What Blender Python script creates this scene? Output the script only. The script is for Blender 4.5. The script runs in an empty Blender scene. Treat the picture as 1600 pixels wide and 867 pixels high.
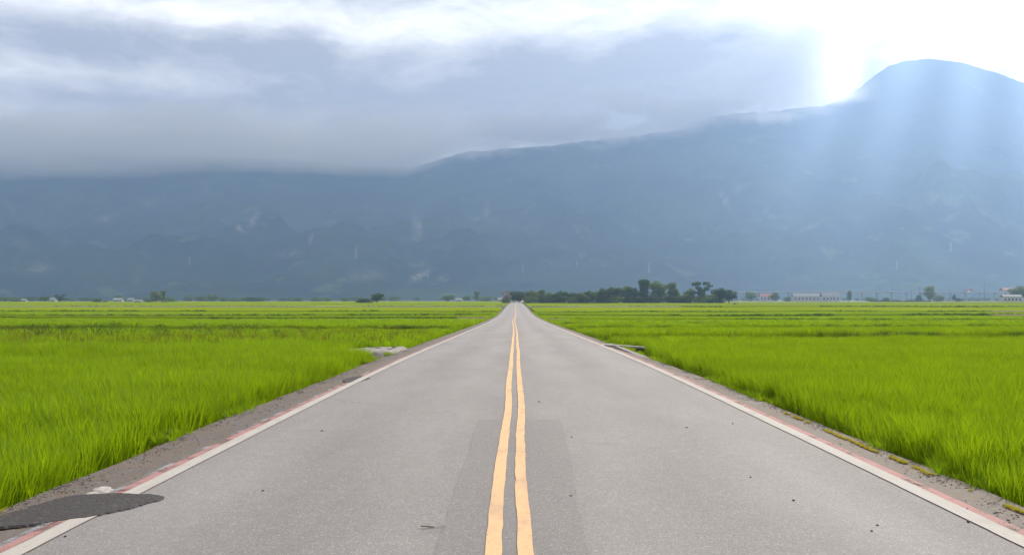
import bpy, bmesh, math, random
import numpy as np
from mathutils import Vector, Matrix

random.seed(7); np.random.seed(7)
sc = bpy.context.scene
C = sc.collection
R = math.radians

# ------------------------------------------------------------------ camera
F, HX, HY, CH = 1556.0, 806.0, 467.0, 1.58      # focal length and horizon in photo pixels, eye height in metres
cam_d = bpy.data.cameras.new('camera'); cam = bpy.data.objects.new('camera', cam_d); C.objects.link(cam)
cam.location = (0, 0, CH); cam.rotation_euler = (R(90), 0, 0)
cam_d.sensor_width = 36; cam_d.lens = 36 * F / 1600
cam_d.shift_x = -(HX - 800) / 1600; cam_d.shift_y = (HY - 433.5) / 1600
cam_d.clip_start = 0.1; cam_d.clip_end = 40000
sc.camera = cam

# ------------------------------------------------------------------ sun, sky, exposure
SUN_EL, SUN_AZ = R(31), R(27)                     # azimuth to the right of the road's direction (+Y)
SUN = Vector((math.sin(SUN_AZ) * math.cos(SUN_EL), math.cos(SUN_AZ) * math.cos(SUN_EL), math.sin(SUN_EL)))
sl = bpy.data.lights.new('sun', 'SUN'); sl.energy = 5.0; sl.angle = R(2.5); sl.color = (1.0, 0.91, 0.77)
so = bpy.data.objects.new('sun', sl); C.objects.link(so)
so.rotation_euler = (-SUN).to_track_quat('-Z', 'Y').to_euler()

world = bpy.data.worlds.new('World'); sc.world = world; world.use_nodes = True
wt = world.node_tree; wt.nodes.clear()
class NG:
    """tiny helper to write node maths"""
    def __init__(s, t): s.t = t
    def n(s, typ, **k):
        x = s.t.nodes.new(typ)
        for a, b in k.items(): setattr(x, a, b)
        return x
    def put(s, sock, v):
        if isinstance(v, bpy.types.NodeSocket): s.t.links.new(v, sock)
        elif v is not None: sock.default_value = v
    def m(s, op, a, b=None, c=None, clamp=False):
        x = s.n('ShaderNodeMath', operation=op, use_clamp=clamp)
        s.put(x.inputs[0], a)
        if b is not None: s.put(x.inputs[1], b)
        if c is not None: s.put(x.inputs[2], c)
        return x.outputs[0]
    def v(s, op, a, b=None):
        x = s.n('ShaderNodeVectorMath', operation=op); s.put(x.inputs[0], a)
        if b is not None: s.put(x.inputs[1], b)
        return x.outputs['Value'] if op in ('DOT_PRODUCT', 'LENGTH') else x.outputs['Vector']
    def mix(s, f, a, b, blend='MIX'):
        x = s.n('ShaderNodeMix', data_type='RGBA', blend_type=blend)
        s.put(x.inputs['Factor'], f); s.put(x.inputs[6], a); s.put(x.inputs[7], b)
        return x.outputs[2]
    def noise(s, vec, scale, detail=4, rough=0.55, dist=0.0, out='Fac'):
        x = s.n('ShaderNodeTexNoise'); s.put(x.inputs['Vector'], vec)
        x.inputs['Scale'].default_value = scale; x.inputs['Detail'].default_value = detail
        x.inputs['Roughness'].default_value = rough; x.inputs['Distortion'].default_value = dist
        return x.outputs[out]
    def mr(s, v, a, b, c=0.0, d=1.0, smooth=False):
        x = s.n('ShaderNodeMapRange', interpolation_type='SMOOTHSTEP' if smooth else 'LINEAR')
        s.put(x.inputs[0], v)
        for i, q in enumerate((a, b, c, d)): s.put(x.inputs[i + 1], q)
        return x.outputs[0]
    def scale3(s, vec, k):
        x = s.n('ShaderNodeVectorMath', operation='MULTIPLY'); s.put(x.inputs[0], vec); x.inputs[1].default_value = k
        return x.outputs[0]

w = NG(wt)
tc = w.n('ShaderNodeTexCoord').outputs['Generated']
dirn = w.v('NORMALIZE', tc)
sep = w.n('ShaderNodeSeparateXYZ'); w.put(sep.inputs[0], dirn)
az = w.m('ARCTAN2', sep.outputs[0], sep.outputs[1]); el = w.m('ARCSINE', sep.outputs[2])
comb = w.n('ShaderNodeCombineXYZ'); w.put(comb.inputs[0], az); w.put(comb.inputs[1], w.m('MULTIPLY', el, 2.6)); 
ang = comb.outputs[0]
n1 = w.noise(ang, 3.2, 7, 0.55, 0.5); n2 = w.m('ADD', w.m('MULTIPLY', w.noise(ang, 9.0, 6, 0.6, 0.9), .65), w.m('MULTIPLY', w.noise(ang, 21.0, 5, 0.62, 1.2), .35))
sky = w.n('ShaderNodeTexSky', sky_type='NISHITA', sun_disc=False, sun_elevation=SUN_EL, sun_rotation=SUN_AZ,
          air_density=1.0, dust_density=1.0, ozone_density=1.0)
# the layered cloud deck: brightness from soft streaks (azimuth, elevation, widths, amount)
def px_ang(x, y): return math.atan((x - HX) / F), math.atan((HY - y) / F * math.cos(math.atan((x - HX) / F)))
STREAKS = [(1080, 115, 140, 45, -.30), (1000, 150, 250, 40, -.08), (40, 250, 500, 20, -.15), (120, 12, 420, 16, .30), (480, 22, 260, 16, .15), (120, 118, 190, 24, .25), (330, 205, 320, 26, .16),
           (420, 85, 330, 34, -.22), (160, 160, 220, 16, -.20), (620, 160, 260, 40, -.10), (60, 60, 160, 22, -.10),
           (1010, 25, 260, 20, .22), (1500, 70, 130, 110, .15), (820, 195, 260, 42, -.28), (850, 130, 180, 40, -.08)]
tot = None
wob = w.m('MULTIPLY', w.m('SUBTRACT', n1, 0.5), 0.045)
elw = w.m('ADD', el, wob)
for (x, y, sx, sy, a) in STREAKS:
    a0, e0 = px_ang(x, y)
    da = w.m('DIVIDE', w.m('SUBTRACT', az, a0), sx / F); de = w.m('DIVIDE', w.m('SUBTRACT', elw, e0), sy / F)
    g = w.m('POWER', 2.71828, w.m('MULTIPLY', w.m('ADD', w.m('MULTIPLY', da, da), w.m('MULTIPLY', de, de)), -0.5))
    g = w.m('MULTIPLY', g, a)
    tot = g if tot is None else w.m('ADD', tot, g)
glow = w.m('POWER', w.m('MAXIMUM', w.v('DOT_PRODUCT', dirn, tuple(SUN)), 0.0), 14.0)
lum = w.m('ADD', w.m('ADD', 0.30, w.m('MULTIPLY', w.m('SUBTRACT', n1, 0.5), 0.95)), w.m('MULTIPLY', w.m('SUBTRACT', n2, 0.5), 1.25))
lum = w.m('ADD', w.m('ADD', lum, tot), w.m('MULTIPLY', glow, 0.30), clamp=True)
ramp = w.n('ShaderNodeValToRGB'); w.put(ramp.inputs[0], lum)
e = ramp.color_ramp.elements
e[0].position = 0.0; e[0].color = (4.3, 4.1, 4.0, 1)
e[1].position = 1.0; e[1].color = (18.0, 17.4, 16.6, 1)
q = ramp.color_ramp.elements.new(0.35); q.color = (8.3, 7.8, 7.2, 1)
q = ramp.color_ramp.elements.new(0.7); q.color = (13.2, 12.7, 12.0, 1)
cover = w.mr(n1, 0.2, 0.4, 0.86, 1.0)
skyc = w.mix(cover, sky.outputs[0], ramp.outputs[0])
bg = w.n('ShaderNodeBackground'); w.put(bg.inputs[0], skyc); bg.inputs[1].default_value = 0.1
wo = w.n('ShaderNodeOutputWorld'); wt.links.new(bg.outputs[0], wo.inputs[0])

sc.view_settings.view_transform = 'Standard'; sc.view_settings.look = 'None'
sc.view_settings.gamma = 1; sc.view_settings.exposure = 0.55
try: sc.view_settings.use_curve_mapping = False
except Exception: pass
sc.render.engine = 'CYCLES'
sc.cycles.use_denoising = True
sc.cycles.max_bounces = 6; sc.cycles.diffuse_bounces = 3; sc.cycles.transmission_bounces = 3
sc.cycles.transparent_max_bounces = 12; sc.cycles.volume_bounces = 3

# ------------------------------------------------------------------ geometry helpers
def tag(o, label=None, cat=None, group=None, kind=None):
    if label: o['label'] = label
    if cat: o['category'] = cat
    if group: o['group'] = group
    if kind: o['kind'] = kind
    return o
def link(name, me, mat=None, parent=None, smooth=False):
    o = bpy.data.objects.new(name, me); C.objects.link(o)
    if mat is not None and len(me.materials) == 0: me.materials.append(mat)
    if smooth: me.polygons.foreach_set('use_smooth', [True] * len(me.polygons))
    o.parent = parent
    return o
def mesh(V, Fc, name='mesh'):
    me = bpy.data.meshes.new(name); me.from_pydata([tuple(v) for v in V], [], [tuple(f) for f in Fc]); me.update(); return me
def grid_mesh(P, name='grid', closed_u=False):
    """P: array [nu, nv, 3]"""
    nu, nv = P.shape[:2]
    idx = np.arange(nu * nv).reshape(nu, nv)
    Fc = np.stack([idx[:-1, :-1], idx[1:, :-1], idx[1:, 1:], idx[:-1, 1:]], -1).reshape(-1, 4)
    return np_mesh(P.reshape(-1, 3), Fc, name)
def np_mesh(V, Fc, name='m'):
    me = bpy.data.meshes.new(name); V = np.asarray(V, np.float32); Fc = np.asarray(Fc, np.int32)
    k = Fc.shape[1]
    me.vertices.add(len(V)); me.vertices.foreach_set('co', V.ravel())
    me.loops.add(Fc.size); me.loops.foreach_set('vertex_index', Fc.ravel())
    me.polygons.add(len(Fc)); me.polygons.foreach_set('loop_start', np.arange(0, Fc.size, k, dtype=np.int32))
    me.update(calc_edges=True); me.validate(); return me
class MB:
    def __init__(s): s.V = []; s.F = []
    def box(s, c, d, rz=0.0):
        n = len(s.V); cx, cy, cz = c; dx, dy, dz = (q / 2 for q in d); cr, sr = math.cos(rz), math.sin(rz)
        for z in (-dz, dz):
            for (x, y) in ((-dx, -dy), (dx, -dy), (dx, dy), (-dx, dy)):
                s.V.append((cx + x * cr - y * sr, cy + x * sr + y * cr, cz + z))
        s.F += [(n, n+3, n+2, n+1), (n+4, n+5, n+6, n+7), (n, n+1, n+5, n+4), (n+1, n+2, n+6, n+5), (n+2, n+3, n+7, n+6), (n+3, n, n+4, n+7)]
        return s
    def bar(s, a, b, r0, r1=None, k=5):
        r1 = r0 if r1 is None else r1
        a = Vector(a); b = Vector(b); d = (b - a).normalized()
        u = d.orthogonal().normalized(); v = d.cross(u); n = len(s.V)
        for (p, r) in ((a, r0), (b, r1)):
            for i in range(k):
                t = 2 * math.pi * i / k; s.V.append(tuple(p + u * math.cos(t) * r + v * math.sin(t) * r))
        for i in range(k): s.F.append((n + i, n + (i + 1) % k, n + k + (i + 1) % k, n + k + i))
        s.F.append(tuple(n + i for i in range(k))[::-1]); s.F.append(tuple(n + k + i for i in range(k)))
        return s
    def prism(s, pts, h0, h1, axis='z'):
        """polygon pts (2D) extruded between h0 and h1"""
        n = len(s.V); k = len(pts)
        for h in (h0, h1):
            for (a, b) in pts:
                s.V.append((a, b, h) if axis == 'z' else ((h, a, b) if axis == 'x' else (a, h, b)))
        for i in range(k): s.F.append((n + i, n + (i + 1) % k, n + k + (i + 1) % k, n + k + i))
        s.F.append(tuple(n + i for i in range(k))[::-1]); s.F.append(tuple(n + k + i for i in range(k)))
        return s
    def build(s, name, mat, parent=None, smooth=False):
        me = mesh(s.V, s.F, name); bm = bmesh.new(); bm.from_mesh(me); bmesh.ops.recalc_face_normals(bm, faces=bm.faces[:]); bm.to_mesh(me); bm.free()
        return link(name, me, mat, parent, smooth)
def empty(name, loc=(0, 0, 0), rz=0.0):
    o = bpy.data.objects.new(name, None); C.objects.link(o); o.location = loc; o.rotation_euler = (0, 0, rz); o.empty_display_size = 0.2
    return o
def copy_tree(o, parent=None):
    c = o.copy(); C.objects.link(c); c.parent = parent
    for ch in o.children: copy_tree(ch, c)
    return c
# value noise in numpy
def vnoise(x, y, seed=0):
    xi = np.floor(x).astype(np.int64); yi = np.floor(y).astype(np.int64); xf = x - xi; yf = y - yi
    def h(a, b):
        q = (a * 374761393 + b * 668265263 + seed * 974634777) & 0xffffffff
        q = ((q ^ (q >> 13)) * 1274126177) & 0xffffffff
        return ((q ^ (q >> 16)) & 0xffff) / 65535.0
    u = xf * xf * (3 - 2 * xf); v = yf * yf * (3 - 2 * yf)
    return (h(xi, yi) * (1 - u) + h(xi + 1, yi) * u) * (1 - v) + (h(xi, yi + 1) * (1 - u) + h(xi + 1, yi + 1) * u) * v
def fbm(x, y, o=5, seed=0, gain=0.5):
    x = np.asarray(x, float); y = np.asarray(y, float); a = 1.0; t = 0; s = np.zeros(np.broadcast(x, y).shape)
    for i in range(o):
        s = s + a * vnoise(x, y, seed + i); t += a; a *= gain; x = x * 2.03 + 17.1; y = y * 2.03 - 9.7
    return s / t
sm = lambda a, b, x: (lambda t: t * t * (3 - 2 * t))(np.clip((x - a) / (b - a), 0, 1))
# the road's long profile: level at the camera, sagging to a dip 200 m off, rising again
_py = np.array([-400, -20, 10, 24, 75, 114, 184, 247, 349, 562, 700, 1000, 12000]); _pz = np.array([0, 0, 0, -.04, -.66, -1.12, -1.68, -1.74, -1.36, -.98, -1.05, -1.3, -1.3])
_fy = np.linspace(-60, 1300, 2721); _fz = np.interp(_fy, _py, _pz)
_k = np.exp(-0.5 * (np.arange(-40, 41) / 16.0) ** 2); _k /= _k.sum(); _fz = np.convolve(np.pad(_fz, 40, mode='edge'), _k, 'valid')
def road_z(y): return np.interp(y, _fy, _fz)
def on_road(px, py, extra=0.0):
    """where the sight line through a pixel meets the road's level"""
    lo = np.linspace(3, 900, 20000); zz = road_z(lo) + extra; yy = HY + (CH - zz) * F / lo
    i = int(np.argmin(np.where(lo > 2, np.abs(yy - py), 1e9))); d = float(lo[i])
    return ((px - HX) / F * d, d, float(zz[i]))
def at(px, py, d): return Vector(((px - HX) / F * d, d, CH + (HY - py) / F * d))
def X_at(px, d): return (px - HX) / F * d

# ------------------------------------------------------------------ materials
def mat(name, build=None, col=None, rough=0.8, spec=0.3, metal=0.0):
    m = bpy.data.materials.new(name); m.use_nodes = True; t = m.node_tree; t.nodes.clear(); g = NG(t)
    out = g.n('ShaderNodeOutputMaterial'); b = g.n('ShaderNodeBsdfPrincipled')
    b.inputs['Roughness'].default_value = rough; b.inputs['Specular IOR Level'].default_value = spec; b.inputs['Metallic'].default_value = metal
    t.links.new(b.outputs[0], out.inputs[0])
    if col is not None: b.inputs['Base Color'].default_value = (*col, 1)
    if build: build(g, b, out)
    return m
def speckle(col, amt=0.35, scale=6.0, rough=0.85, bump=0.0, name='m', spec=.12):
    """plain colour with noise wear"""
    def f(g, b, out):
        p = g.n('ShaderNodeTexCoord').outputs['Object']
        n = g.noise(p, scale, 6, 0.65)
        c = g.mix(g.mr(n, .3, .7), tuple(q * (1 - amt) for q in col) + (1,), tuple(min(1, q * (1 + amt)) for q in col) + (1,))
        g.put(b.inputs['Base Color'], c)
        if bump:
            bp = g.n('ShaderNodeBump'); bp.inputs['Strength'].default_value = bump; g.put(bp.inputs['Height'], n); bp.inputs['Distance'].default_value = 0.02
            g.put(b.inputs['Normal'], bp.outputs[0])
    return mat(name, f, rough=rough, spec=spec)

def asphalt(base, name, patchy=0.26, coarse=1.0, dirt=0.0):
    def f(g, b, out):
        p = g.n('ShaderNodeTexCoord').outputs['Object']
        pl = g.scale3(p, (1.0, 0.22, 1.0))
        big = g.noise(pl, 0.9, 5, 0.6); mid = g.noise(p, 7.0, 4, 0.6)
        vo = g.n('ShaderNodeTexVoronoi'); g.put(vo.inputs['Vector'], p); vo.inputs['Scale'].default_value = 105 / coarse
        vs = g.n('ShaderNodeSeparateXYZ'); g.put(vs.inputs[0], vo.outputs['Color'])
        fine = g.noise(p, 160 / coarse, 2, 0.7)
        val = g.m('ADD', g.m('MULTIPLY', g.m('SUBTRACT', big, 0.5), patchy * 2.2), g.m('MULTIPLY', g.m('SUBTRACT', mid, 0.5), 0.22))
        val = g.m('ADD', val, g.m('MULTIPLY', g.m('SUBTRACT', fine, 0.5), 0.9))
        st = g.m('MULTIPLY', g.mr(vs.outputs[0], 0.86, 1.0), 0.75)
        dk = g.m('MULTIPLY', g.mr(vs.outputs[1], 0.12, 0.0), -0.35)
        val = g.m('ADD', g.m('ADD', g.m('ADD', val, st), dk), 1.0)
        # wheel tracks polished a little lighter
        sx = g.n('ShaderNodeSeparateXYZ'); g.put(sx.inputs[0], p)
        tr = g.m('MULTIPLY', g.m('COSINE', g.m('MULTIPLY', sx.outputs[0], 3.6)), 0.06)
        val = g.m('SUBTRACT', val, tr)
        # fine cracks
        cr = g.n('ShaderNodeTexVoronoi'); cr.feature = 'DISTANCE_TO_EDGE'; cr.inputs['Scale'].default_value = 0.33
        wp = g.v('ADD', p, g.scale3(g.noise(p, 1.7, 5, 0.7, out='Color'), (0.9, 0.9, 0)))
        g.put(cr.inputs['Vector'], wp)
        cmask = g.m('MULTIPLY', g.mr(cr.outputs['Distance'], 0.004, 0.0), g.mr(g.noise(p, 0.25, 2), 0.52, 0.6))
        val = g.m('MULTIPLY', val, g.m('SUBTRACT', 1.0, g.m('MULTIPLY', cmask, 0.35)))
        x = g.n('ShaderNodeVectorMath', operation='SCALE'); x.inputs[0].default_value = base; g.put(x.inputs['Scale'], val)
        dm = g.m('MULTIPLY', g.mr(g.noise(p, 2.3, 6, .7), .46, .62), dirt); xc = g.mix(dm, x.outputs[0], g.mix(fine, (.07, .05, .036, 1), (.20, .15, .11, 1)))
        g.put(b.inputs['Base Color'], xc)
        bp = g.n('ShaderNodeBump'); bp.inputs['Strength'].default_value = 0.55; bp.inputs['Distance'].default_value = 0.006 * coarse
        g.put(bp.inputs['Height'], g.m('ADD', fine, g.m('MULTIPLY', vo.outputs['Distance'], -0.6))); g.put(b.inputs['Normal'], bp.outputs[0])
    return mat(name, f, rough=0.82, spec=0.25)
M = {}
M['asphalt'] = asphalt((.200, .187, .183), 'asphalt_worn')
M['asphalt_mid'] = asphalt((.178, .167, .163), 'asphalt_relaid', 0.12)
M['asphalt_dark'] = asphalt((.040, .035, .036), 'asphalt_fresh', 0.5, 3.4)
M['shoulder'] = asphalt((.122, .104, .094), 'asphalt_dusty', 0.4, 1.8, .85)
M['concrete'] = speckle((.24, .222, .205), .45, 5, bump=.6, name='concrete')
M['concrete_white'] = speckle((.33, .31, .29), .6, 14, bump=.6, name='concrete_spill')
M['soil'] = speckle((.15, .11, .08), .5, 9, bump=.8, name='soil')
M['drysoil'] = speckle((.26, .18, .12), .4, 3, bump=.4, name='dry_soil')
M['ditch'] = speckle((.035, .032, .03), .4, 4, name='ditch_mud_and_shade')  # mud of the bed; on the wall bodies its dark tone paints in shade

def paint(col, name, wear=0.5, scale=5.0):
    def f(g, b, out):
        p = g.n('ShaderNodeTexCoord').outputs['Object']
        n = g.noise(p, scale, 6, 0.7); n2 = g.noise(p, 90, 3, 0.7)
        pc = g.mix(g.mr(n2, .3, .75), tuple(q * .70 for q in col) + (1,), (*col, 1)); n4 = g.noise(g.scale3(p, (1, .3, 1)), 3.0, 5, .7)
        g.put(b.inputs['Base Color'], g.mix(g.m('MULTIPLY', g.mr(n4, .48, .72), .45), pc, (.22, .19, .17, 1)))
        tr = g.n('ShaderNodeBsdfTransparent'); mx = g.n('ShaderNodeMixShader')
        fac = g.m('ADD', g.m('MULTIPLY', n, .75), g.m('MULTIPLY', n2, .45))
        g.put(mx.inputs[0], g.mr(fac, wear, wear + 0.10)); g.t.links.new(tr.outputs[0], mx.inputs[1]); g.t.links.new(b.outputs[0], mx.inputs[2])
        g.t.links.new(mx.outputs[0], out.inputs[0])
    return mat(name, f, rough=0.8, spec=.08)
M['yellow'] = paint((.74, .475, .265), 'yellow_paint', 0.40)
M['white'] = paint((.47, .445, .41), 'white_paint', 0.34)
M['red'] = paint((.42, .22, .21), 'red_paint', 0.49, 2.2)
M['grey_paint'] = paint((.30, .31, .34), 'old_grey_paint', 0.58, 1.6)

def leafy(c1, c2, trans, name, tr=0.5, vary=0.25):
    def f(g, b, out):
        oi = g.n('ShaderNodeObjectInfo'); geo = g.n('ShaderNodeNewGeometry')
        p = geo.outputs['Position']
        n = g.noise(p, 0.35, 4, 0.6); r = geo.outputs['Random Per Island']
        fac = g.m('ADD', g.m('MULTIPLY', g.mr(n, .3, .7), 0.42), g.m('MULTIPLY', g.m('ADD', r, oi.outputs['Random']), 0.29), clamp=True)
        col = g.mix(fac, (*c1, 1), (*c2, 1))
        d = g.n('ShaderNodeBsdfDiffuse'); g.put(d.inputs[0], col)
        tl = g.n('ShaderNodeBsdfTranslucent'); g.put(tl.inputs[0], g.mix(fac, tuple(q * (1 - vary) for q in trans) + (1,), (*trans, 1)))
        mx = g.n('ShaderNodeMixShader'); mx.inputs[0].default_value = tr
        g.t.links.new(d.outputs[0], mx.inputs[1]); g.t.links.new(tl.outputs[0], mx.inputs[2])
        gl = g.n('ShaderNodeBsdfGlossy'); gl.inputs['Roughness'].default_value = 0.45; gl.inputs[0].default_value = (.8, .85, .4, 1)
        m2 = g.n('ShaderNodeMixShader'); m2.inputs[0].default_value = 0.018
        g.t.links.new(mx.outputs[0], m2.inputs[1]); g.t.links.new(gl.outputs[0], m2.inputs[2])
        g.t.links.new(m2.outputs[0], out.inputs[0])
    return mat(name, f)
M['rice'] = leafy((.026, .094, .002), (.160, .275, .004), (.40, .59, .005), 'rice_leaf', 0.47, .48)
M['weed'] = leafy((.03, .07, .012), (.07, .11, .02), (.10, .18, .02), 'weed_leaf', 0.35)
M['seed'] = leafy((.16, .12, .02), (.30, .22, .04), (.36, .26, .04), 'seed_head', 0.35)
M['moss'] = leafy((.40, .35, .04), (.55, .46, .06), (.6, .52, .05), 'dry_moss', 0.3)
M['leaf_dark'] = leafy((.013, .034, .006), (.045, .082, .011), (.085, .155, .014), 'leaf_dark', 0.32)
M['leaf_mid'] = leafy((.034, .070, .010), (.11, .16, .022), (.20, .28, .03), 'leaf_mid', 0.36)
M['leaf_light'] = leafy((.10, .13, .03), (.20, .23, .06), (.26, .30, .06), 'leaf_light', 0.4)
M['leaf_pink'] = leafy((.26, .17, .12), (.40, .27, .19), (.36, .24, .16), 'blossom', 0.35)
M['bark'] = speckle((.11, .085, .065), .4, 8, bump=.5, name='bark')
def canopy_mat():
    def f(g, b, out):
        p = g.n('ShaderNodeNewGeometry').outputs['Position']
        ps = g.scale3(p, (0.16, 1.0, 1.0))
        n = g.noise(ps, 0.11, 5, 0.6); n2 = g.noise(p, 1.3, 4, 0.7); n3 = g.noise(g.scale3(p, (.02, .05, 0)), 1.0, 2)
        fac = g.m('ADD', g.m('ADD', g.m('MULTIPLY', n, .55), g.m('MULTIPLY', n2, .25)), g.m('MULTIPLY', n3, .35), clamp=True)
        fac = g.mr(fac, .30, .82)
        d = g.n('ShaderNodeBsdfDiffuse'); g.put(d.inputs[0], g.mix(fac, (.15, .25, .005, 1), (.35, .42, .010, 1)))
        tl = g.n('ShaderNodeBsdfTranslucent'); g.put(tl.inputs[0], g.mix(fac, (.42, .54, .01, 1), (.60, .68, .014, 1)))
        mx = g.n('ShaderNodeMixShader'); mx.inputs[0].default_value = 0.35
        bp = g.n('ShaderNodeBump'); bp.inputs['Strength'].default_value = 0.8; bp.inputs['Distance'].default_value = 0.25; g.put(bp.inputs['Height'], n2)
        g.put(d.inputs['Normal'], bp.outputs[0])
        g.t.links.new(d.outputs[0], mx.inputs[1]); g.t.links.new(tl.outputs[0], mx.inputs[2]); g.t.links.new(mx.outputs[0], out.inputs[0])
    return mat('rice_canopy', f)
M['canopy'] = canopy_mat()
M['under'] = speckle((.022, .045, .005), .4, 5, name='rice_stubble', spec=0.0)

# ------------------------------------------------------------------ ground
ys = np.concatenate([np.linspace(-300, 0, 6), np.linspace(2, 120, 60), np.linspace(125, 700, 80), np.array([800, 1000, 1400, 2000, 3000, 5000, 7350])])
xs = np.array([-11400, -6000, -2000, -700, -250, -90, -40, -15, -6, 0, 6, 15, 40, 90, 250, 700, 2000, 6000, 11400])
P = np.zeros((len(xs), len(ys), 3)); P[..., 0] = xs[:, None]; P[..., 1] = ys[None]; P[..., 2] = (road_z(ys) - 0.62)[None]
def ground_f(g, b, out):
    p = g.n('ShaderNodeTexCoord').outputs['Object']; n = g.noise(p, 0.02, 5, .6); n2 = g.noise(p, 1.5, 4, .6)
    c = g.mix(g.mr(n, .4, .6), (.06, .085, .02, 1), (.12, .14, .035, 1)); g.put(b.inputs['Base Color'], g.mix(g.mr(n2, .35, .7), c, (.07, .06, .035, 1)))
tag(link('ground', grid_mesh(P), mat('ground', ground_f, rough=.95)), kind='structure', label='flat valley floor of soil and grass under the fields')

# ------------------------------------------------------------------ road
XL, XR = -3.168, 3.36          # centre lines of the two white edge lines
ry = np.concatenate([np.arange(-12, 30, 0.35), np.arange(30, 120, 1.2), np.arange(120, 900, 6)])
def strip(x0f, x1f, ry, dz, nx=2, zfun=None, thick=None):
    P = np.zeros((nx, len(ry), 3))
    for i in range(nx):
        t = i / (nx - 1); P[i, :, 0] = x0f(ry) * (1 - t) + x1f(ry) * t; P[i, :, 1] = ry
        P[i, :, 2] = road_z(ry) + dz + (zfun(P[i, :, 0], ry) if zfun else 0)
    return grid_mesh(P)
def wig(seed, amp, wl): return lambda y: amp * (fbm(y / wl, y * 0 + seed * 3.3, 4, seed) - 0.5) * 2
eL = lambda y: -3.98 + wig(3, .07, 1.1)(y) + wig(31, .10, 9)(y)
eR = lambda y: 4.02 + wig(4, .06, 1.1)(y) + wig(41, .10, 9)(y)
crown = lambda x, y: -0.004 * x * x * 0.5
road = tag(link('road', strip(lambda y: y * 0 + XL - .12, lambda y: y * 0 + XR + .12, ry, 0, 13, crown), M['asphalt']), kind='structure', label='straight grey asphalt road running to the mountains')
cz = lambda x: float(crown(np.array(x), 0))
for s, e0, n in ((-1, eL, 'left'), (1, eR, 'right')):
    a = (lambda y: y * 0 + XL - .119) if s < 0 else (lambda y: y * 0 + XR + .119)
    zf = lambda x, y: crown(x, y) - 0.03 * np.clip(np.abs(x) - 3.3, 0, 1) - .004 + .018 * (fbm(x * 3, y * 3, 3, 5) - .5)
    m_ = strip(a if s > 0 else e0, e0 if s > 0 else a, ry, 0, 5, zf)
    tag(link('road_shoulder', m_, M['shoulder']), kind='structure', label=f'dusty cracked shoulder along the {n} edge of the road')
    P = np.zeros((4, len(ry), 3))
    for i, (dx, dz) in enumerate(((-.12, -.085), (.12, -.105), (.34, -.28), (.8, -.63))):
        P[i, :, 0] = e0(ry) + s * (dx + wig(7 + i + s, .05, .8)(ry)); P[i, :, 1] = ry; P[i, :, 2] = road_z(ry) + dz + wig(17 + i, .018, .5)(ry)
    if s < 0: P = P[::-1]
    tag(link('road_verge', grid_mesh(P), M['soil']), kind='structure', label=f'brown soil bank dropping from the {n} shoulder to the rice')
# painted lines, children of the road
ly = np.concatenate([np.arange(-6, 60, 0.18), np.arange(60, 240, 1.0), np.arange(240, 600, 5)])
def line(name, xc, wd, dz, m, y0=-6, y1=600, edge=.006, seed=0, label=None):
    yy = ly[(ly >= y0) & (ly <= y1)]
    c = xc(yy) if callable(xc) else yy * 0 + xc
    f = lambda k: (lambda y: c + k * (wd / 2) + wig(seed + 5 + int(k), edge, .35)(y))
    o = link(name, strip(f(-1), f(1), yy, dz, 3, crown), m, road)
    if label: o['label'] = label
    return o
wander = lambda y: .014 * np.sin(y / 1.9 + .4) * np.exp(-((y - 14) / 12) ** 2) + wig(50, .02, 6)(y) - .26 * np.exp(-((y - 128) / 38) ** 2)
line('centre_line', lambda y: -.03 - .098 + wander(y), .105, .010, M['yellow'], edge=.010, seed=1)
line('centre_line', lambda y: -.03 + .098 + wander(y) * .8 + .012 * np.sin(y / 2.3) * (y < 40), .100, .010, M['yellow'], edge=.010, seed=9)
line('edge_line', XL, .15, .008, M['white'], seed=2); line('edge_line', XR, .16, .008, M['white'], seed=3)
line('red_line', XL - .125, .085, .006, M['red'], seed=4, y1=70); line('red_line', XR + .13, .095, .006, M['red'], seed=5, y1=70)
line('grey_line', XL - .19, .055, .006, M['grey_paint'], seed=6, y1=40)
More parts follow.
